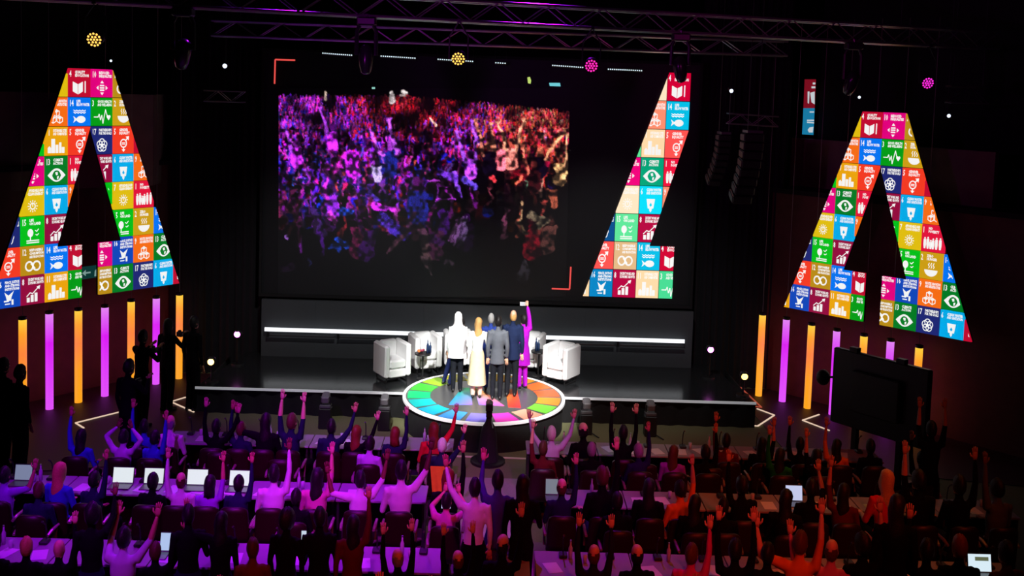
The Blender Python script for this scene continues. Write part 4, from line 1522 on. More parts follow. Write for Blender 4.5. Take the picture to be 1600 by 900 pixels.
seats = []
for rn, lst in byrow.items():
    for i, r in enumerate(lst):
        px, py, row, base, L, R, hair, hcol, top, slv, sk = r
        Y = ROWY[row] + (0.03 if base == 'T' else 0)
        h0 = 1.235 if base == 'S' else 1.635
        P = aty(px, py, Y)
        P.x = pos[id(r)]
        scl = min(1.13, max(.90, P.z / h0))
        lr = (L in ARMN, R in ARMN)
        arms = {(1, 1): 'both arms raised', (1, 0): 'left arm raised', (0, 1): 'right arm raised', (0, 0): 'arms lowered'}[(int(lr[0]), int(lr[1]))]
        if L == 'P':
            arms = 'holding up a phone'
        if L == 'B':
            arms = 'arms arched over head'
        hd = ('balding' if hair in ('fringe', 'bald') else (hcol + HAIRN[hair]))
        lab = '%s person in %s top, %s, %s, %s from left' % (hd, top, arms, rn, nth(i + 1))
        if base == 'T':
            lab = lab.replace(' person in', ' standing person in')
        rz = random.uniform(-.38, .38)
        person((P.x, Y, 0), base, L, R, hair, hcol, top, slv, sk, 'black' if top != 'black' else 'navy', scl, rz, lab, 'audience, ' + rn, 'LR' if L == 'P' else '')
        if base == 'S':
            seats.append((P.x, Y, row, i, rn))

# standing people in the aisle and at the sides
OTHERS = [
    ((778, 752), 1.64, 'T', 'F', 'D', 'short', 'dark', 'indigo', 'l', 1, 'dark-haired man in indigo suit standing in the centre aisle, left arm forward'),
    ((817, 758), 1.64, 'T', 'D', 'H', 'long', 'dark', 'black', 'l', 1, 'long-haired person in black standing in the centre aisle beside indigo suit'),
    ((742, 764), 1.60, 'T', 'O', 'D', 'short', 'dark', 'white', 'l', 1, 'person in white shirt leaning into the aisle with left arm up'),
    ((30, 583), 1.66, 'T', 'D', 'D', 'short', 'dark', 'black', 'l', 1, 'dark silhouette of person before the leftmost amber tube'),
    ((4, 572), 1.66, 'T', 'D', 'D', 'short', 'dark', 'black', 'l', 1, 'dark silhouette of person cut by the left frame edge'),
    ((200, 574), 1.66, 'T', 'D', 'C', 'short', 'dark', 'black', 'l', 1, 'dark silhouette of camera operator nearest the white floor chevron'),
    ((222, 527), 1.66, 'T', 'C', 'C', 'short', 'dark', 'black', 'l', 1, 'dark silhouette of photographer between amber and violet tubes'),
    ((262, 508), 1.66, 'T', 'D', 'C', 'bob', 'dark', 'black', 'l', 1, 'dark silhouette of photographer before the violet tube near the stage'),
    ((302, 505), 1.70, 'T', 'D', 'D', 'short', 'dark', 'black', 'l', 1, 'dark silhouette of person beside the rightmost left-wall tube'),
    ((1456, 672), 1.62, 'T', 'U', 'U', 'short', 'dark', 'black', 's', 1, 'dim person with both arms raised right of the big black monitor'),
]
photog = []
for (px, py), hz, base, L, R, hair, hcol, top, slv, sk, lab in OTHERS:
    P = atz(px, py, hz)
    o = person((P.x, P.y, 0), base, L, R, hair, hcol, top, slv, sk, 'indigo' if top == 'indigo' else 'black', hz / 1.635, -.5 if px < 310 else 0, lab, None, 'R' if R == 'C' else '')
    photog.append((o, px))

# cameras held by the photographers
for px, py, lab in ((206, 598, 'video camera held by the operator nearest the floor chevron'), (240, 547, 'black photo camera held before the violet tube'), (281, 522, 'black photo camera held before the amber tube by the stage')):
    src = min(photog, key=lambda q: abs(q[1] + 14 - px))[0]
    Y = src.location.y + .34
    P = aty(px, py, Y)
    cm = thing('photo_camera', lab, 'camera', P, -.4, 'held cameras')
    mb = MB()
    mb.bevbox((0, 0, 0), (.15 * S, .08, .10), .012)
    mb.bevbox((0, -.005, .06), (.06 * S, .06, .04), .008)
    obj('camera_body', mb, M_fix, cm)
    mb = MB()
    mb.tube([(0, .03, 0), (0, .10, 0), (0, .16, 0), (0, .20, 0)], [.036, .038, .042, .046], 14)
    obj('lens', mb, M_fix, cm)

# phones held up in the audience
for px, py, Y, lab, em in ((697, 790, 14.86, 'white phone held up with both hands over the second row', (200, 215, 255)), (475, 838, 12.95, 'lit phone in a raised hand beside standing dark figures', (205, 225, 240))):
    P = aty(px, py, Y)
    ph = thing('phone', lab, 'phone', P, 0, 'phones in the audience')
    mb = MB()
    wd, hg = (.16, .08) if px == 697 else (.075, .15)
    mb.bevbox((0, 0, 0), (wd * S, .009, hg), .004)
    obj('phone_case', mb, M_fix, ph)
    mb = MB()
    mb.box((0, -.0055, 0), (wd * S * .9, .002, hg * .88))
    obj('phone_screen', mb, glow('phone_%d' % px, em, .9), ph)

# ------------------------------------------------------------------ people on the round platform
def stage_person(px_foot, px_head, L, R, hair, hcol, top, bottoms, label, sk=0, rz=0.0, jacket=True, skirt=None, top_only=False, slv='l', grip='', slim=1.0, voxel=.014):
    P = atz(*px_foot, DZ)
    H = aty(*px_head, P.y)
    scl = (H.z - DZ) / 1.635
    o = person((P.x, P.y, DZ), 'T', L, R, hair, hcol, top, slv, sk, bottoms, scl, rz, label, 'people on the round platform', grip, slim, voxel)
    o.location.z = DZ + .0
    if jacket:
        # jacket shell over torso and sleeves, reaching below the hips
        key = ('jk', L, R, slim)
        if key not in _bodies:
            shapes, hc, zs = body_shapes('T', L, R, slim=slim)
            mb = MB()
            for kind, data, lab in shapes:
                if kind == 'rings':
                    rs = [(0, -.005, .76, .195 * slim, .140), (0, -.004, .80, .196 * slim, .142), (0, -.002, .90, .190 * slim, .140)] + [(a, b, z, rx + .018, ry + .02) for a, b, z, rx, ry in data[2:5]] + [(0, -.01, 1.45, .10 * slim, .08)]
                    mb.rings(rs, 20)
                elif kind == 'tube' and lab in (1, 2):
                    pts, rad = data
                    if lab == 2:
                        pts = [pts[0], pts[1], Vector(pts[2]) * .93 + Vector(pts[1]) * .07]
                    mb.tube(pts, [r + .014 for r in rad], 12)
                    mb.ball(pts[0], rad[0] + .014)
            me = remesh(mb, .014, 4)
            out = MB()
            out.v = [tuple(v.co) for v in me.vertices]
            out.f = [tuple(p.vertices) for p in me.polygons]
            out.mi = [0] * len(out.f)
            bpy.data.meshes.remove(me)
            out.sx()
            _bodies[key] = out.mesh('jacket', mat('cloth_default', (.1, .1, .1), .8), smooth=True, fix=False)
        j = link('jacket', _bodies[key], o)
        setmats(j, [cloth(top)])
    if skirt:
        mb = MB()
        n = 28
        vs, fs = [], []
        rs = skirt
        for i, (z, rx, ry) in enumerate(rs):
            for k in range(n):
                a = 2 * math.pi * k / n
                w_ = 1 + .05 * math.sin(7 * a) * i / len(rs)
                vs.append((rx * w_ * math.cos(a), ry * w_ * math.sin(a), z))
        for i in range(len(rs) - 1):
            for k in range(n):
                fs.append((i * n + k, i * n + (k + 1) % n, (i + 1) * n + (k + 1) % n, (i + 1) * n + k))
        mb.add(vs, fs)
        mb.sx()
        obj('skirt', mb, cloth('khaki2'), o, smooth=True)
    return o


TOPC['khaki2'] = (226, 208, 165)
TOPC['cream'] = (240, 236, 226)
TOPC['offwhite'] = (245, 243, 240)
TOPC['slate'] = (62, 70, 88)
TOPC['royal'] = (40, 58, 130)
TOPC['violet'] = (176, 24, 196)
TOPC['charcoal'] = (26, 28, 34)
TOPC['navy2'] = (26, 36, 66)
TOPC['blue2'] = (36, 44, 92)

p2 = stage_person((697, 601), (730, 503), 'D', 'H', 'short', 'dark', 'slate', 'blue2', 'person in slate jacket stepping left behind the white scarf', 1, -.3)
p2.rotation_euler = (0, .23, -.3)
p1 = stage_person((713, 612), (720, 497), 'D', 'D', 'bald', 'dark', 'offwhite', 'charcoal', 'person in long white headscarf and dark trousers on the round platform', 0, .1, jacket=False, slim=1.05)
# headscarf draped from the head to the hips
mb = MB()
n = 30
rs = [(1.775, .02, .02, 0), (1.765, .05, .06, 0), (1.72, .092, .105, .005), (1.65, .105, .118, .01), (1.57, .104, .115, .005), (1.51, .118, .115, -.01), (1.46, .150, .12, -.01), (1.41, .195, .125, -.01), (1.34, .222, .13, -.01), (1.24, .235, .138, -.01), (1.10, .245, .145, -.015), (.92, .250, .160, -.02), (.78, .262, .170, -.03)]
vs, fs = [], []
for i, (z, rx, ry, cy) in enumerate(rs):
    for k in range(n):
        a = 2 * math.pi * k / n
        w_ = 1 + .03 * math.sin(8 * a + i) * (i / len(rs))
        y = cy + ry * w_ * math.sin(a)
        if 1.55 < z < 1.72:
            y = min(y, .085)
        vs.append((rx * w_ * math.cos(a), y, z))
for i in range(len(rs) - 1):
    for k in range(n):
        q = (i * n + k, i * n + (k + 1) % n, (i + 1) * n + (k + 1) % n, (i + 1) * n + k)
        c = [sum(vs[j][d] for j in q) / 4 for d in range(3)]
        if c[1] > .08 and 1.58 < c[2] < 1.70:
            continue
        fs.append(q)
fs.append(tuple(range(n)))
mb.add(vs, fs)
mb.sx()
obj('headscarf', mb, cloth('offwhite'), p1, smooth=True)
p3 = stage_person((744, 621), (748, 505), 'H', 'H', 'long', 'blonde', 'cream', 'cream', 'blonde person in cream blouse and long beige skirt on the platform', 4, 0, jacket=False, skirt=[(1.04, .150, .118), (.95, .180, .140), (.70, .205, .165), (.45, .235, .19), (.30, .250, .205)], slim=.92)
p3.material_slots[3].material = skinm(4)
p4 = stage_person((764, 609), (770, 499), 'D', 'D', 'short', 'grey', 'royal', 'royal', 'grey-haired person in royal blue suit behind the charcoal suit', 0)
p6 = stage_person((798, 619), (797, 494), 'D', 'D', 'fringe', 'blonde', 'navy2', 'charcoal', 'balding person in navy jacket, tallest on the platform', 0, -.1)
p5 = stage_person((775, 624), (779, 503), 'D', 'D', 'short', 'dark', 'grey', 'charcoal', 'dark-haired person in grey suit jacket at the platform centre', 0, 0, slim=.96)
p7 = stage_person((815, 607), (811, 500), 'D', 'V', 'short', 'dark', 'violet', 'violet', 'person in violet suit raising a phone with right arm', 0, .45, slim=.95, grip='R')
# long violet coat tail
mb = MB()
vs, fs = [], []
rs = [(1.00, .178, .132), (.86, .205, .15), (.66, .225, .165), (.58, .232, .17)]
n = 24
for i, (z, rx, ry) in enumerate(rs):
    for k in range(n):
        a = 2 * math.pi * k / n
        vs.append((rx * math.cos(a), ry * math.sin(a), z))
for i in range(len(rs) - 1):
    for k in range(n):
        fs.append((i * n + k, i * n + (k + 1) % n, (i + 1) * n + (k + 1) % n, (i + 1) * n + k))
mb.add(vs, fs)
mb.sx()
obj('coat_tail', mb, cloth('violet'), p7, smooth=True)
P = aty(817.5, 475, p7.location.y + .10)
ph = thing('phone', 'white phone held up by the person in violet', 'phone', P, 0, 'phones on the stage')
mb = MB()
mb.bevbox((0, 0, 0), (.15 * S, .012, .075), .004)
obj('phone_case', mb, mat('white_plastic', (.8, .8, .8), .3), ph)
mb = MB()
mb.box((.0, -.0075, 0), (.13 * S, .003, .06))
obj('phone_screen', mb, glow('phone_stage', (215, 220, 225), .8), ph)

# ------------------------------------------------------------------ armchairs and side tables on the stage
M_chair = mat('white_upholstery', (0.82, 0.82, 0.82), .6, noise=.03, nscale=8)


def stretch(mb):
    return mb.sx()


def armchair(px, py, rz, label):
    P = atz(px, py, ZS)
    t = thing('armchair', label, 'armchair', P, 0, 'white armchairs on the stage')
    R = Matrix.Rotation(rz, 3, 'Z')
    w_, d_, h, b0 = .70, .70, .76, .12

    def part(name, c, s, m, bev=.03):
        q = MB()
        q.bevbox(c, s, bev)
        q.xf(R)
        q.sx()
        obj(name, q, m, t)
    for s in (-1, 1):
        part('arm_panel', (s * (w_ / 2 - .065), 0, b0 + (h - b0) / 2), (.13, d_, h - b0), M_chair)
    part('backrest', (0, d_ / 2 - .08, b0 + (h - b0) / 2), (w_ - .265, .16, h - b0), M_chair)
    part('seat_base', (0, -.075, b0 + .08), (w_ - .265, d_ - .155, .16), M_chair, .02)
    part('seat_cushion', (0, -.085, b0 + .255), (w_ - .275, d_ - .175, .17), M_chair, .035)
    q = MB()
    for s in (-1, 1):
        x = s * (w_ / 2 - .08)
        q.tube([(x, -d_ / 2 + .08, b0), (x, -d_ / 2 + .08, .015), (x, d_ / 2 - .08, .015), (x, d_ / 2 - .08, b0)], .014, 6)
    for y in (-d_ / 2 + .1, d_ / 2 - .1):
        q.tube([(-w_ / 2 + .08, y, b0 - .015), (w_ / 2 - .08, y, b0 - .015)], .012, 6)
    q.xf(R)
    q.sx()
    obj('sled_frame', q, M_fix, t)


armchair(612, 593, .55, 'white cube armchair at the left end of the stage group')
armchair(663, 579, .38, 'white cube armchair behind the left side table')
armchair(714, 574, .12, 'white cube armchair mostly hidden behind the slate jacket')
armchair(826, 577, -.30, 'white cube armchair right of the violet suit')
armchair(876, 596, -.60, 'white cube armchair at the right end of the stage group')


def side_table(px, py, label):
    P = atz(px, py, ZS)
    t = thing('side_table', label, 'side table', P, 0, 'black side tables on the stage')
    q = MB()
    q.rings([(0, 0, .50, .20, .20), (0, 0, .515, .205, .205), (0, 0, .53, .20, .20)], 24)
    obj('table_top', q.sx(), M_fix, t)
    obj('column', bar((0, 0, .02), (0, 0, .5), .016, 8), M_fix, t)
    q = MB()
    q.rings([(0, 0, 0, .15, .15), (0, 0, .012, .15, .15), (0, 0, .025, .03, .03)], 24)
    obj('base', q.sx(), M_fix, t)
    return P


def bottle(P, h, r, m, label, group):
    q = MB()
    q.rings([(0, 0, 0, r, r), (0, 0, h * .58, r, r), (0, 0, h * .74, r * .42, r * .42), (0, 0, h * .95, r * .38, r * .38)], 10)
    q.sx()
    o = link('bottle', None, None, P)
    tag(o, label, 'bottle', group)
    obj('glass', q, m, o, smooth=True)
    q = MB()
    q.rings([(0, 0, h * .94, r * .46, r * .46), (0, 0, h, r * .46, r * .46)], 10)
    obj('cap', q.sx(), M_alu, o)
    return o


M_bottle = mat('dark_blue_glass', (.02, .04, .10), .15)
P = side_table(660, 592, 'slim black side table with bottles left of the platform')
T0 = P + Vector((0, 0, .53))
bottle(T0 + Vector((.09, .0, 0)), .27, .035, M_bottle, 'dark blue bottle on the left side table, taller one', 'stage bottles')
bottle(T0 + Vector((.14, .03, 0)), .22, .032, M_bottle, 'dark blue bottle on the left side table, shorter one', 'stage bottles')
fl_ = thing('flower_arrangement', 'small red and orange flower arrangement on the left side table', 'flowers', T0 + Vector((-.05, 0, 0)))
for k in range(9):
    a = k * 2.4
    r = .012 * math.sqrt(k) * 2.2
    q = MB()
    q.ball((r * math.cos(a) * S, r * math.sin(a), .03 + .012 * (k % 3)), (.026, .03, .026), 8, 5)
    obj('blossom', q, mat('blossom_%d' % (k % 3), [srgb(190, 40, 50), srgb(225, 120, 60), srgb(150, 60, 80)][k % 3], .7), fl_, smooth=True)
q = MB()
q.rings([(0, 0, 0, .05, .05), (0, 0, .03, .06, .06)], 12)
obj('bowl', q.sx(), M_fix, fl_)
P = side_table(841, 588, 'slim black side table right of the violet suit')
T0 = P + Vector((0, 0, .53))
bottle(T0 + Vector((-.06, .0, 0)), .27, .035, M_bottle, 'dark blue bottle on the right side table, taller one', 'stage bottles')
bottle(T0 + Vector((-.01, .04, 0)), .22, .032, M_bottle, 'dark blue bottle on the right side table, shorter one', 'stage bottles')

# ------------------------------------------------------------------ floor lights in front of the stage
for i, (px, py) in enumerate(((508, 668), (600, 671), (915, 677), (1015, 680))):
    P = atz(px, py, 0)
    t = thing('floor_light', 'black moving light on a case before the stage, %s from left' % nth(i + 1), 'stage light', P, 0, 'floor lights before the stage')
    q = MB()
    q.bevbox((0, 0, .19), (.27 * S, .26, .38), .012)
    obj('case', q, M_fix, t)
    q = MB()
    q.bevbox((0, 0, .41), (.25 * S, .2, .06), .012)
    obj('base', q, mat('fixture_grey', (.09, .09, .095), .5), t)
    for s in (-1, 1):
        obj('yoke_arm', bx((s * .105 * S, 0, .50), (.02, .06, .16)), M_fix, t)
    q = MB()
    q.bevbox((0, 0, 0), (.17 * S, .24, .13), .02)
    q.xf(Matrix.Translation((0, .02, .56)) @ Matrix.Rotation(.25, 4, 'X'))
    obj('lamp_head', q, mat('fixture_light_grey', (.20, .20, .21), .5), t)
    obj('cable', bar((.08, -.1, .05), (.22, -.3, .012), .012), M_fix, t)

# stage side lamps
for px, py, Y, col, lab in ((371, 522, 24.0, (255, 120, 255), 'violet lamp at the left rear stage corner'), (330, 565, 22.5, (255, 200, 110), 'amber lamp at the left front stage corner'), (1110, 546, 24.0, (255, 120, 255), 'violet lamp at the right rear stage corner'), (1163, 588, 22.6, (255, 200, 90), 'amber lamp at the right front stage corner')):
    P = aty(px, py, Y)
    z0 = ZS if XL + .1 < P.x < XR - .1 else 0
    t = thing('side_lamp', lab, 'stage light', (P.x, P.y, z0), 0, 'side lamps of the stage')
    zc = P.z - z0
    q = MB()
    q.tube([(0, .14, zc + .02), (0, .06, zc + .01), (0, -.03, zc)], [.06, .085, .085], 14)
    obj('can', q, M_fix, t, smooth=True)
    q = MB()
    q.tube([(0, -.032, zc), (0, -.036, zc)], [.062, .062], 16)
    obj('lens', q, glow('sidelens_%d' % px, col, 6.0), t)
    obj('pole', bar((0, .06, 0.02), (0, .06, zc), .02), M_fix, t)
    q = MB()
    q.rings([(0, .06, 0, .16, .16), (0, .06, .03, .15, .15)], 14)
    obj('foot', q.sx(), M_fix, t)

# camera pedestal draped in black, at the head of the aisle
P = atz(762, 722, 0)
t = thing('camera_pedestal', 'robotic camera on a black skirted pedestal before the round platform', 'camera', P)
q = MB()
n = 28
rs = [(0, .25), (.05, .235), (.20, .195), (.45, .175), (.60, .14), (.70, .07), (.78, .05)]
vs, fs = [], []
for i, (z, r) in enumerate(rs):
    for k in range(n):
        a = 2 * math.pi * k / n
        w_ = 1 + .06 * math.sin(7 * a) * (1 - i / len(rs))
        vs.append((r * w_ * math.cos(a) * S, r * w_ * math.sin(a), z))
for i in range(len(rs) - 1):
    for k in range(n):
        fs.append((i * n + k, i * n + (k + 1) % n, (i + 1) * n + (k + 1) % n, (i + 1) * n + k))
fs.append(tuple(range((len(rs) - 1) * n, len(rs) * n)))
q.add(vs, fs)
obj('skirt', q, mat('pedestal_cloth', (.010, .010, .016), .8, noise=.3), t, smooth=True)
q = MB()
q.rings([(0, 0, 0, .36, .36), (0, 0, .04, .36, .36), (0, 0, .055, .3, .3)], 26)
obj('foot_plate', q.sx(), M_fix, t)
q = MB()
q.bevbox((0, 0, .84), (.13 * S, .14, .12), .015)
obj('pan_head', q, M_fix, t)
q = MB()
q.bevbox((0, .0, .97), (.15 * S, .26, .13), .015)
q.tube([(0, .13, .97), (0, .24, .97)], [.05, .055], 12)
obj('camera_body', q, M_fix, t)
q = MB()
q.bevbox((-.02, -.10, 1.08), (.05, .02, .08), .006)
obj('handle', q, mat('pale_grey', (.45, .45, .45), .5), t)
obj('cable', bar((.03, .02, .78), (.07, -.12, .62), .012), M_steel, t)

# ------------------------------------------------------------------ desks, chairs, desk things
M_desk = mat('desk_top', srgb(148, 142, 150), .5, noise=.06, nscale=5)
M_deskp = mat('desk_panel', (.02, .018, .02), .7)
M_seat = mat('red_upholstery', srgb(34, 4, 6), .45, noise=.2, nscale=25)
M_seatf = mat('chair_frame', (.35, .26, .22), .4, .3)
DESK = {'A': (17.87, 18.50), 'B': (15.53, 16.22), 'C': (13.20, 13.95)}
DROW = {'A': 'front row', 'B': 'second row', 'C': 'third row'}
units = {'A': [(-4.95, -.50, 4, 'left'), (.63, 6.2, 5, 'right')], 'B': [(-6.9, -.78, 5, 'left'), (.86, 7.3, 6, 'right')], 'C': [(-6.1, -.47, 5, 'left'), (.62, 6.4, 5, 'right')]}
desk_list = []
for row, blocks in units.items():
    y0, y1 = DESK[row]
    for xa, xb, n, side in blocks:
        for k in range(n):
            a, b = xa + (xb - xa) * k / n, xa + (xb - xa) * (k + 1) / n
            num = (n - k) if side == 'left' else (k + 1)
            t = thing('desk', 'pale grey conference desk, %s, %s block, %s from the aisle' % (DROW[row], side, nth(num)), 'desk', ((a + b) / 2, (y0 + y1) / 2, 0), 0, 'conference desks')
            w_ = b - a - .012
            q = MB()
            q.bevbox((0, 0, .725), (w_, y1 - y0, .03), .006)
            obj('desk_top', q, M_desk, t)
            obj('front_panel', bx((0, (y1 - y0) / 2 - .05, .42), (w_ - .06, .02, .56)), M_deskp, t)
            for s in (-1, 1):
                obj('leg_panel', bx((s * (w_ / 2 - .03), 0, .355), (.03, y1 - y0 - .08, .71)), M_deskp, t)
            desk_list.append((row, a, b, y0, y1))
q = MB()
q.plate([(.14, 13.15), (.56, 13.15), (.56, 13.92), (.32, 13.92)], .71, .74)
t = thing('aisle_table', 'small pale table with slanted side in the aisle, third row', 'table', (0, 0, 0))
obj('table_top', q, M_desk, t)
q = MB()
q.plate([(.20, 13.25), (.52, 13.25), (.52, 13.85), (.36, 13.85)], 0, .71)
obj('pedestal', q, M_deskp, t)

ch = thing('conference_chair', '', 'chair', (0, 0, -50))
q = MB()
q.bevbox((0, .02, .44), (.48 * S, .46, .09), .03)
obj('seat', q, M_seat, ch)
q = MB()
vs, fs = [], []
nx, nz = 10, 6
for side in (0, 1):
    for j in range(nz + 1):
        for i in range(nx + 1):
            u, v = -1 + 2 * i / nx, j / nz
            wd = .235 * (1 - .12 * v * v)
            x = u * wd * S
            y = -.25 + .05 * u * u - .05 * v + (0 if side == 0 else .055)
            z = .44 + .47 * v - (.05 * u ** 4 if j == nz else 0)
            vs.append((x, y, z))
N1 = (nx + 1) * (nz + 1)
for j in range(nz):
    for i in range(nx):
        k = j * (nx + 1) + i
        fs += [(k, k + 1, k + nx + 2, k + nx + 1), (N1 + k, N1 + k + nx + 1, N1 + k + nx + 2, N1 + k + 1)]
edge = [i for i in range(nx + 1)] + [j * (nx + 1) + nx for j in range(1, nz + 1)] + [nz * (nx + 1) + i for i in range(nx - 1, -1, -1)] + [j * (nx + 1) for j in range(nz - 1, 0, -1)]
for a, b in zip(edge, edge[1:] + edge[:1]):
    fs.append((a, N1 + a, N1 + b, b))
q.add(vs, fs)
obj('backrest', q, M_seat, ch, smooth=True)
for s in (-1, 1):
    q = MB()
    q.tube([(s * .255 * S, -.22, .64), (s * .265 * S, -.1, .665), (s * .265 * S, .12, .66)], [.018, .022, .018], 8)
    q.tube([(s * .255 * S, .02, .42), (s * .265 * S, .06, .66)], .014, 6)
    obj('armrest', q, M_seatf, ch)
    for y in (-.18, .2):
        obj('leg', bar((s * .17 * S, y * .8, .41), (s * .21 * S, y, 0), .015), M_steel, ch)
first = True
rows_ch = {}
for x, Y, row, i, rn in seats:
    if row == 'D':
        continue
    rows_ch.setdefault(rn, []).append((x, Y))
rows_ch['front row'] += [(-2.95, 16.95), (2.35, 17.2), (3.3, 17.1), (-3.9, 17.2)]
for rn, lst in rows_ch.items():
    lst.sort()
    for i, (x, Y) in enumerate(lst):
        lab = 'dark red conference chair, %s, %s from left' % (rn, nth(i + 1))
        c = ch if first else dup(ch)
        first = False
        c.location = (x, Y - .03, 0)
        c['label'] = lab
        c['group'] = 'conference chairs'

# orange coat over a chair back
q = MB()
n = 10
vs, fs = [], []
for j in range(9):
    for i in range(n + 1):
        u = -1 + 2 * i / n
        v = j / 8
        vs.append((u * (.17 - .03 * v) * S + .03 * v, -.02 + .03 * math.sin(u * 7) * v, .60 - .55 * v))
for j in range(8):
    for i in range(n):
        k = j * (n + 1) + i
        fs.append((k, k + 1, k + n + 2, k + n + 1))
q.add(vs, fs)
m0 = len(q.v)
q.add([(x, y + .03, z) for x, y, z in vs], [tuple(reversed(f)) for f in fs])
cx = aty(644, 712, 16.85).x
bx_, by_ = min(rows_ch['front row'], key=lambda c_: abs(c_[0] - cx) + (0 if c_[1] < 17.1 else .3))
t = obj('coat', q, cloth('orange'), None, (bx_, by_ - .03 - .335, .33), smooth=True)
tag(t, 'orange coat draped over a chair behind the front row', 'coat')

# desk microphones, papers, bottles, cups, laptops
mic = thing('desk_microphone', '', 'microphone', (0, 0, -60))
q = MB()
q.bevbox((0, 0, .02), (.12 * S, .15, .04), .01)
obj('base', q, M_fix, mic)
q = MB()
q.tube([(0, .05, .035), (0, .05, .12), (0, .02, .22), (0, -.05, .28)], .008, 6)
obj('gooseneck', q, M_fix, mic)
q = MB()
q.tube([(0, -.05, .28), (0, -.09, .295)], [.013, .012], 8)
obj('capsule', q, M_fix, mic)
M_paper = mat('paper', (.75, .75, .76), .7)
M_water = mat('clear_bottle', (.5, .5, .55), .12)
R2 = random.Random(11)
cnt = {}
firstm = True


def count(k, row):
    cnt[(k, row)] = cnt.get((k, row), 0) + 1
    return nth(cnt[(k, row)])


for row, a, b, y0, y1 in sorted(desk_list, key=lambda d: (d[0], d[1])):
    rn = DROW[row]
    for f in (.27, .76):
        x = a + (b - a) * f + R2.uniform(-.04, .04)
        m = mic if firstm else dup(mic)
        firstm = False
        m.location = (x, y1 - .16, .74)
        m['label'] = 'black gooseneck desk microphone, %s, %s from left' % (rn, count('m', row))
        m['group'] = 'desk microphones'
    for f in (.18, .48, .84):
        if R2.random() < .62:
            x = a + (b - a) * f
            q = MB()
            q.box((0, 0, .0015), (.21 * S, .297, .003), R2.uniform(-.4, .4))
            o = obj('paper_sheet', q, M_paper, None, (x, y0 + .26 + R2.uniform(-.05, .05), .74))
            tag(o, 'white paper sheet lying on desk, %s, %s from left' % (rn, count('p', row)), 'paper', 'papers on the desks')
    if R2.random() < .7:
        bottle(Vector((a + (b - a) * R2.uniform(.35, .65), y1 - .22, .74)), .23, .03, M_water, 'small clear water bottle on desk, %s, %s from left' % (rn, count('b', row)), 'water bottles on the desks')
    if R2.random() < .7:
        t = thing('drinking_glass', 'clear drinking glass on desk, %s, %s from left' % (rn, count('g', row)), 'glass', (a + (b - a) * R2.uniform(.3, .7), y0 + .42, .74), 0, 'glasses on the desks')
        q = MB()
        q.rings([(0, 0, 0, .026, .026), (0, 0, .10, .034, .034)], 10)
        obj('tumbler', q.sx(), M_water, t, smooth=True)


def laptop(px, py, row, label, wd=.32, bright=.95, rgb=(225, 238, 232), lines=False):
    y0, y1 = DESK[row]
    Y = y0 + .40
    P = aty(px, py, Y)
    t = thing('laptop', label, 'laptop', (P.x, Y, .74), 0, 'open laptops on the desks')
    q = MB()
    q.bevbox((0, -.12, .010), (wd * S, .23, .016), .005)
    obj('keyboard_base', q, M_steel, t)
    M = Matrix.Rotation(-.28, 3, 'X')
    q = MB()
    q.box((0, 0, 0), (wd * S, .012, .22), 0, 0, M)
    q.xf(Matrix.Translation((0, .03, .125)))
    lid = obj('lid', q, M_fix, t)
    q = MB()
    q.box((0, -.008, 0), (wd * S * .93, .002, .20), 0, 0, M)
    q.xf(Matrix.Translation((0, .03 - .002, .125)))
    obj('display', q, glow('laptop_%d' % px, rgb, bright), lid)
    if lines:
        q = MB()
        q.box((0.02, -.0105, .05), (wd * S * .55, .001, .045), 0, 0, M)
        q.xf(Matrix.Translation((0, .026, .125)))
        obj('display_text', q, glow('laptop_text', (110, 120, 90), .7), lid)


laptop(36, 757, 'B', 'open laptop with pale screen at the left frame edge', .30, .55, (150, 165, 190))
laptop(192, 751, 'B', 'bright open laptop below the arms arched over head', .36, .95)
laptop(240, 748, 'B', 'bright open laptop, second row, between lilac and white shirts', .34, .9)
laptop(308, 757, 'B', 'bright open laptop before the white shirt, second row', .36, .95)
laptop(374, 757, 'B', 'bright open laptop before the navy sleeve, second row', .36, .95)
laptop(862, 770, 'B', 'dim open laptop at the aisle end of the right second row', .22, .45, (150, 170, 180))
laptop(1241, 775, 'B', 'bright open laptop before the green top, right second row', .30, .85, (205, 215, 250))
laptop(258, 866, 'C', 'bright narrow laptop screen, third row left', .16, .75, (190, 220, 250))
laptop(1532, 877, 'C', 'bright open laptop with text at the bottom right corner', .36, 1.0, (215, 235, 245), True)

# white marks of light tape on the floor
M_tape = glow('light_tape', (235, 205, 180), .9)


def strip(pts, label, z=.03, m=None, w_=.014):
    t = thing('floor_light_strip', label, 'light strip', (0, 0, 0), 0, 'light strips on the floor')
    for a, b in zip(pts[:-1], pts[1:]):
        q = MB()
        A, B = atz(*a, z), atz(*b, z)
        d = (B - A)
        q.box(((A.x + B.x) / 2, (A.y + B.y) / 2, z - .008), (d.length, w_ * 2, .016), math.atan2(d.y, d.x))
        obj('strip_section', q, m or M_tape, t)


strip([(187, 643), (118, 660), (131, 668)], 'thin warm light strip bent like a chevron, far left floor')
strip([(290, 620), (267, 627), (303, 643)], 'thin warm light strip bent like a chevron beside the left stage end')
strip([(1183, 638), (1210, 648), (1184, 665), (1171, 664)], 'thin warm light strip bent around the right stage end')
strip([(1280, 647), (1254, 656), (1296, 672)], 'thin warm light strip bent like a chevron below the right tubes')
strip([(1152, 600), (1190, 636), (1172, 633)], 'thin red-lit edge at the right stage end, painted as glow', .03, glow('edge_red_lit', (190, 80, 60), .7))  # red light on the stage edge, drawn as a glowing bar
strip([(706, 712), (822, 716)], 'pale marking line across the aisle before the platform', .012, mat('pale_line', (.75, .68, .5), .6), .03)

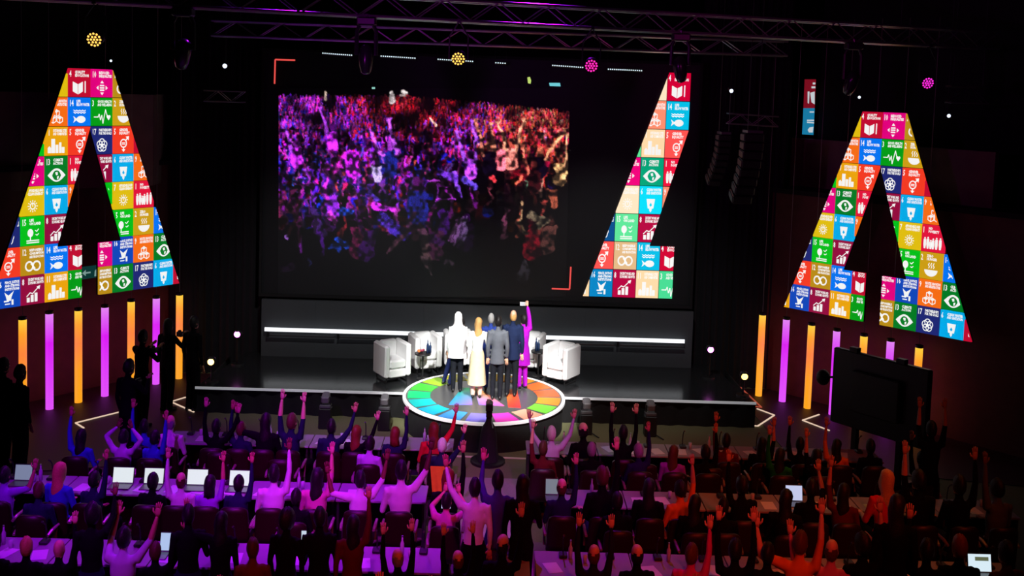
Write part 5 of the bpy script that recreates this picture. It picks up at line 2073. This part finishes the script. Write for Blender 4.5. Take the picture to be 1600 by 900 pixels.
# large black monitor seen from behind
A, B = aty(1305, 560, 20.0), aty(1455, 590, 18.4)
A.z = B.z = 0
d = (B - A)
ang = math.atan2(d.y, d.x)
t = thing('stage_monitor', 'large black monitor seen from behind on a stand, right side', 'monitor', ((A.x + B.x) / 2, (A.y + B.y) / 2, 0), ang)
q = MB()
q.bevbox((0, 0, 1.44), (d.length, .12, 1.30), .02)
obj('monitor_case', q, M_fix, t)
q = MB()
q.bevbox((0, -.10, 1.45), (d.length * .5, .1, .7), .02)
obj('rear_housing', q, M_fix, t)
for s in (-.55, .4):
    obj('top_bracket', bx((s, 0, 2.12), (.16, .1, .08)), M_fix, t)
q = MB()
q.tube([(-d.length / 2 - .02, 0, 1.55), (-d.length / 2 - .16, 0, 1.52)], .02, 8)
obj('lamp_arm', q, M_fix, t)
q = MB()
q.ball((-d.length / 2 - .24, 0, 1.50), (.13, .11, .14), 14, 10)
obj('clip_lamp', q, M_fix, t, smooth=True)
for s in (-1, 1):
    obj('stand_post', bx((s * .45, 0, .42), (.09, .09, .84)), M_fix, t)
    obj('stand_foot', bx((s * .45, 0, .04), (.12, .7, .08)), M_fix, t)

# ------------------------------------------------------------------ rigging
brace_cache = {}


def truss(name, A, B, h, dpt_, label, step=.42, r=.024):
    """box truss from A to B (bottom front chord)"""
    A, B = Vector(A), Vector(B)
    d = B - A
    L = d.length
    u = d.normalized()
    back = Vector((-u.y, u.x, 0)).normalized() * dpt_
    up = Vector((0, 0, h))
    t = thing(name, label, 'truss', A, 0, 'lighting trusses')
    for o in (Vector((0, 0, 0)), up, back, up + back):
        obj('chord', bar(o, o + d, r, 8), M_alu, t)
    for f_ in (.12, .88):
        p_ = d * f_ + up + back * .5
        obj('hanging_cable', bar(p_ - Vector((0, 0, .0)), Vector((p_.x, p_.y, 11.0 - A.z)), .007, 4), M_fix, t)
    n = max(2, int(L / step))
    q = MB()
    q.tube([(0, 0, 0), u * (L / n) + up], r * .45, 5)
    b1 = q.mesh('brace', M_alu)
    q = MB()
    q.tube([up, u * (L / n)], r * .45, 5)
    b2 = q.mesh('brace', M_alu)
    q = MB()
    q.tube([(0, 0, 0), back], r * .45, 5)
    b3 = q.mesh('brace', M_alu)
    for k in range(n):
        p = u * (L / n * k)
        for o in (Vector((0, 0, 0)), back):
            link('brace', b1 if k % 2 == 0 else b2, t, p + o)
        for o in (Vector((0, 0, 0)), up):
            link('brace', b3, t, p + o)
    return t


TA, TB = aty(60, -2, 15.9), aty(1560, 84, 21.0)
TB.z = TA.z
truss('lighting_truss', TA - (TB - TA) * .05, TB, .30, .30, 'long silver box truss across the top of the hall')
SA, SB = aty(330, 46, 22.6), aty(1230, 96, 23.4)
SB.z = SA.z = (SA.z + SB.z) / 2
truss('lighting_truss', SA, SB, .28, .28, 'box truss behind the long one above the screen')
truss('lighting_truss', aty(1138, 193, 23.6), aty(1216, 198, 23.6), .20, .22, 'short box truss above the right loudspeaker array', .25, .016)
truss('lighting_truss', aty(318, 158, 24.4), aty(380, 160, 24.4), .22, .24, 'short box truss beside the left gallery', .25, .016)
truss('lighting_truss', aty(1484, 160, 21.8), aty(1545, 162, 21.8), .30, .24, 'short box truss at the far right', .3, .018)
truss('lighting_truss', aty(-40, -60, 13.0), aty(1640, -14, 16.5), .30, .30, 'box truss nearest the camera at the top frame edge')

TN = Vector(((TB - TA).y, -(TB - TA).x, 0))


def on_truss(px, py):
    d_ = ray(px, py)
    o0 = Vector((0, 0, HC))
    return o0 + d_ * ((TA - o0).dot(TN) / d_.dot(TN))


def moving_head(px, py, label, tilt, drop=None):
    P = on_truss(px, py)
    t = thing('moving_light', label, 'stage light', P, 0, 'moving lights on the truss')
    ztop = TA.z - P.z - .02
    q = MB()
    q.bevbox((0, 0, ztop - .06), (.34 * S, .24, .12), .02)
    obj('base', q, M_fix, t)
    q = MB()
    q.tube([(0, 0, ztop), (0, 0, ztop + .05)], .03, 8)
    obj('clamp', q, M_steel, t)
    for s in (-1, 1):
        q = MB()
        q.tube([(s * .10, 0, ztop - .12), (s * .17 * S, 0, ztop - .2), (s * .17 * S, 0, 0.02)], [.03, .03, .034], 8)
        obj('yoke_arm', q, M_fix, t)
    q = MB()
    q.tube([(0, .0, .17), (0, 0, .13), (0, 0, 0), (0, 0, -.14), (0, 0, -.24), (0, 0, -.26)], [.05, .11, .135, .12, .085, .04], 16)
    q.xf(Matrix.Rotation(tilt[0], 3, 'X') @ Matrix.Rotation(tilt[1], 3, 'Y'))
    q.sx()
    obj('lamp_head', q, mat('fixture_gloss', (.02, .018, .022), .22), t, smooth=True)


moving_head(286, 80, 'dark moving light with orange glint right of the left letter', (.3, .25))
moving_head(572, 88, 'dark moving light hanging over the left half of the screen', (-.1, .0))
moving_head(1062, 104, 'dark moving light hanging over the screen emblem', (.0, -.25))
moving_head(1331, 126, 'dark moving light left of the right letter', (.3, .3))


def par(px, py, label, col, lens=.105):
    P = on_truss(px, py)
    t = thing('par_light', label, 'stage light', P, 0, 'coloured par lights')
    ztop = TA.z - P.z
    face = Vector((-.1, -1, -.35)).normalized()
    q = MB()
    q.tube([-face * .22, -face * .16, Vector((0, 0, 0)) - face * .01], [.07, lens * .9, lens], 18)
    obj('can', q, M_fix, t, smooth=True)
    for s in (-1, 1):
        q = MB()
        q.tube([(s * .14, .06, 0), (s * .14, .06, ztop * .6), (0, .06, ztop)], .012, 6)
        obj('yoke_arm', q, M_fix, t)
    obj('clamp', bx((0, .03, ztop), (.05, .12, .06)), M_fix, t)
    side = Vector((1, 0, 0))
    upv = side.cross(face).normalized()
    q = MB()
    for ring_, n in ((0, 1), (1, 6), (2, 12)):
        for k in range(n):
            a = 2 * math.pi * k / n
            c = side * (math.cos(a) * ring_ * lens * .40) + upv * (math.sin(a) * ring_ * lens * .40)
            q.tube([c, c + face * .006], [lens * .15, lens * .13], 8)
    o = obj('diodes', q, glow('par_%d' % px, col, 1.6), t)
    o['kind'] = 'stuff'


par(147, 62, 'amber par light above the left letter', (255, 195, 90))
par(716, 92, 'amber par light over the screen centre', (255, 200, 90))
par(924, 103, 'magenta par light over the right part of the screen', (255, 40, 170))
par(1450, 130, 'magenta par light above the right letter', (240, 40, 200))

# dotted LED battens above the screen
for i, (a, b) in enumerate((((503, 83), (551, 86.5)), ((594, 87.5), (650, 91)), ((683, 92.5), (740, 96)), ((773, 98), (791, 99)), ((862, 102), (912, 105.5)), ((949, 108), (1004, 110.5)))):
    Y = YSC - .35
    A, B = aty(*a, Y), aty(*b, Y)
    t = thing('led_batten', 'row of small white lamps above the screen, %s from left' % nth(i + 1), 'light bar', A, 0, 'lamp rows above the screen')
    d = B - A
    q = MB()
    q.tube([Vector((0, .03, .0)), d + Vector((0, .03, 0))], .035, 4)
    obj('housing', q, M_fix, t)
    n = max(5, int(d.length / .042))
    q = MB()
    for k in range(n):
        p = d * ((k + .5) / n)
        q.tube([p + Vector((0, -.006, 0)), p + Vector((0, -.012, 0))], [.015, .012], 6)
    o = obj('diodes', q, glow('batten_white', (205, 225, 235), 1.3), t)
    o['kind'] = 'stuff'
    for p in (Vector((0, .03, 0)), d + Vector((0, .03, 0))):
        obj('hanger', bar(p, Vector((p.x, p.y, 11.0 - A.z)), .005, 4), M_fix, t)

# small bright fixtures
for px, py, Y, sz, lab in ((351, 103, 23.0, .045, 'small white beam light left of the screen'), (1143, 142, 23.5, .04, 'small white beam light right of the screen'), (1483, 181, 22.0, .035, 'tiny white lamp right of the right letter'), (173, 95, 24.0, .025, 'tiny white lamp above the left letter'), (1343, 152, 23.0, .028, 'tiny white lamp above the right letter'), (82, 93, 24.5, .02, 'tiny blue white lamp left above the left letter')):
    P = aty(px, py, Y)
    t = thing('beam_light', lab, 'stage light', P, 0, 'small beam lights')
    q = MB()
    q.tube([(0, .2, .05), (0, .02, 0)], [sz * .9, sz * 1.15], 12)
    obj('can', q, M_fix, t)
    q = MB()
    q.tube([(0, .015, 0), (0, .0, 0)], [sz, sz * .9], 12)
    obj('lens', q, glow('beam_lens', (225, 235, 255), 1.5), t)
    obj('hanger', bar((0, .1, .03), (0, .1, 11 - P.z), .008, 4), M_fix, t)

# loudspeaker arrays
for px, y0, y1, Y, wd, lab in ((1176, 208, 314, 23.2, .46, 'curved black loudspeaker array hanging right of the screen'), (1131, 210, 286, 24.3, .30, 'narrow loudspeaker array nearest the screen, right side')):
    top = aty(px, y0, Y)
    h = top.z - aty(px, y1, Y).z
    t = thing('loudspeaker_array', lab, 'loudspeaker', top, 0, 'hanging loudspeakers')
    n = 8
    for k in range(n):
        q = MB()
        zc = -h * (k + .5) / n
        off = -.018 * k * k / n * 1.6
        q.bevbox((0, 0, 0), (wd * S, .40, h / n * .93), .015)
        q.xf(Matrix.Translation((off, .0 + .0 * k, zc)) @ Matrix.Rotation(.05 * k, 4, 'X'))
        c = obj('cabinet', q, M_fix, t)
        q = MB()
        q.box((0, 0, 0), (.02, .36, h / n * .7))
        q.xf(Matrix.Translation((off - wd * S / 2 - .004, 0, zc)) @ Matrix.Rotation(.05 * k, 4, 'X'))
        obj('grille', q, mat('grille_grey', (.05, .045, .05), .5), c)
    obj('fly_bar', bx((0, 0, .03), (wd * S * .8, .5, .05)), M_steel, t)
    for s in (-1, 1):
        obj('chain', bar((s * .1, 0, .05), (s * .1, 0, 10.9 - top.z), .008, 4), M_steel, t)

# exit sign and small far display on the left
P = aty(142, 425, 22.95)
wd_ = Vector((7.0, 10.5, 0)).normalized()
t = thing('exit_sign', 'dim green exit sign with arrow on the left wall', 'sign', P, math.atan2(wd_.y, wd_.x))
q = MB()
q.bevbox((0, 0, 0), (.52, .05, .24), .01)
obj('case', q, glow('exit_teal', (12, 52, 50)), t)
q = MB()
for pl in ([(-.22, 0), (-.14, .06), (-.14, .015), (-.03, .015), (-.03, -.015), (-.14, -.015), (-.14, -.06)],):
    q.prism(pl, -.031, -.027)
obj('arrow', q, glow('exit_white', (120, 150, 145)), t)
q = MB()
q.prism([(.06, -.09), (.11, -.09), (.14, -.02), (.19, -.08), (.22, -.06), (.16, .03), (.20, .04), (.19, .07), (.12, .06), (.07, .02)], -.031, -.027)
q.prism([(.14 + .028 * math.cos(k * .785), .093 + .028 * math.sin(k * .785)) for k in range(8)], -.031, -.027)
obj('running_figure', q, glow('exit_white', (120, 150, 145)), t)
P = aty(279, 146, 27.5)
t = thing('far_display', 'small pale green lit display far behind the left gallery', 'display', P)
obj('display_panel', quadpx([(270, 136), (286, 136), (285, 153), (278, 150), (271, 150)], 27.5, P), glow('far_disp', (120, 150, 115)), t)
q = quadpx([(268, 134), (288, 134), (288, 156), (268, 156)], 27.55, P)
obj('display_frame', q, M_fix, t)

# glints on the screen picture: sign and lamp of the pictured hall
for pts, col in (([(858, 129.5), (875, 129.5), (876, 135), (859, 134.5)], (110, 205, 215)), ([(824, 121), (828, 120), (830, 126), (829, 131), (825, 130)], (190, 215, 110)), ([(581, 136), (586, 136), (586, 139), (581, 139)], (140, 200, 190))):
    obj('picture_glint', quadpx(pts, YSC - .006, scr.location, .002), glow('glint_%d' % col[0], col), scr)

obj('hanger', bar((0, .03, .55), (0, .03, 11 - refl.location.z), .008, 4), M_fix, refl)  # added wire that holds up the painted reflection
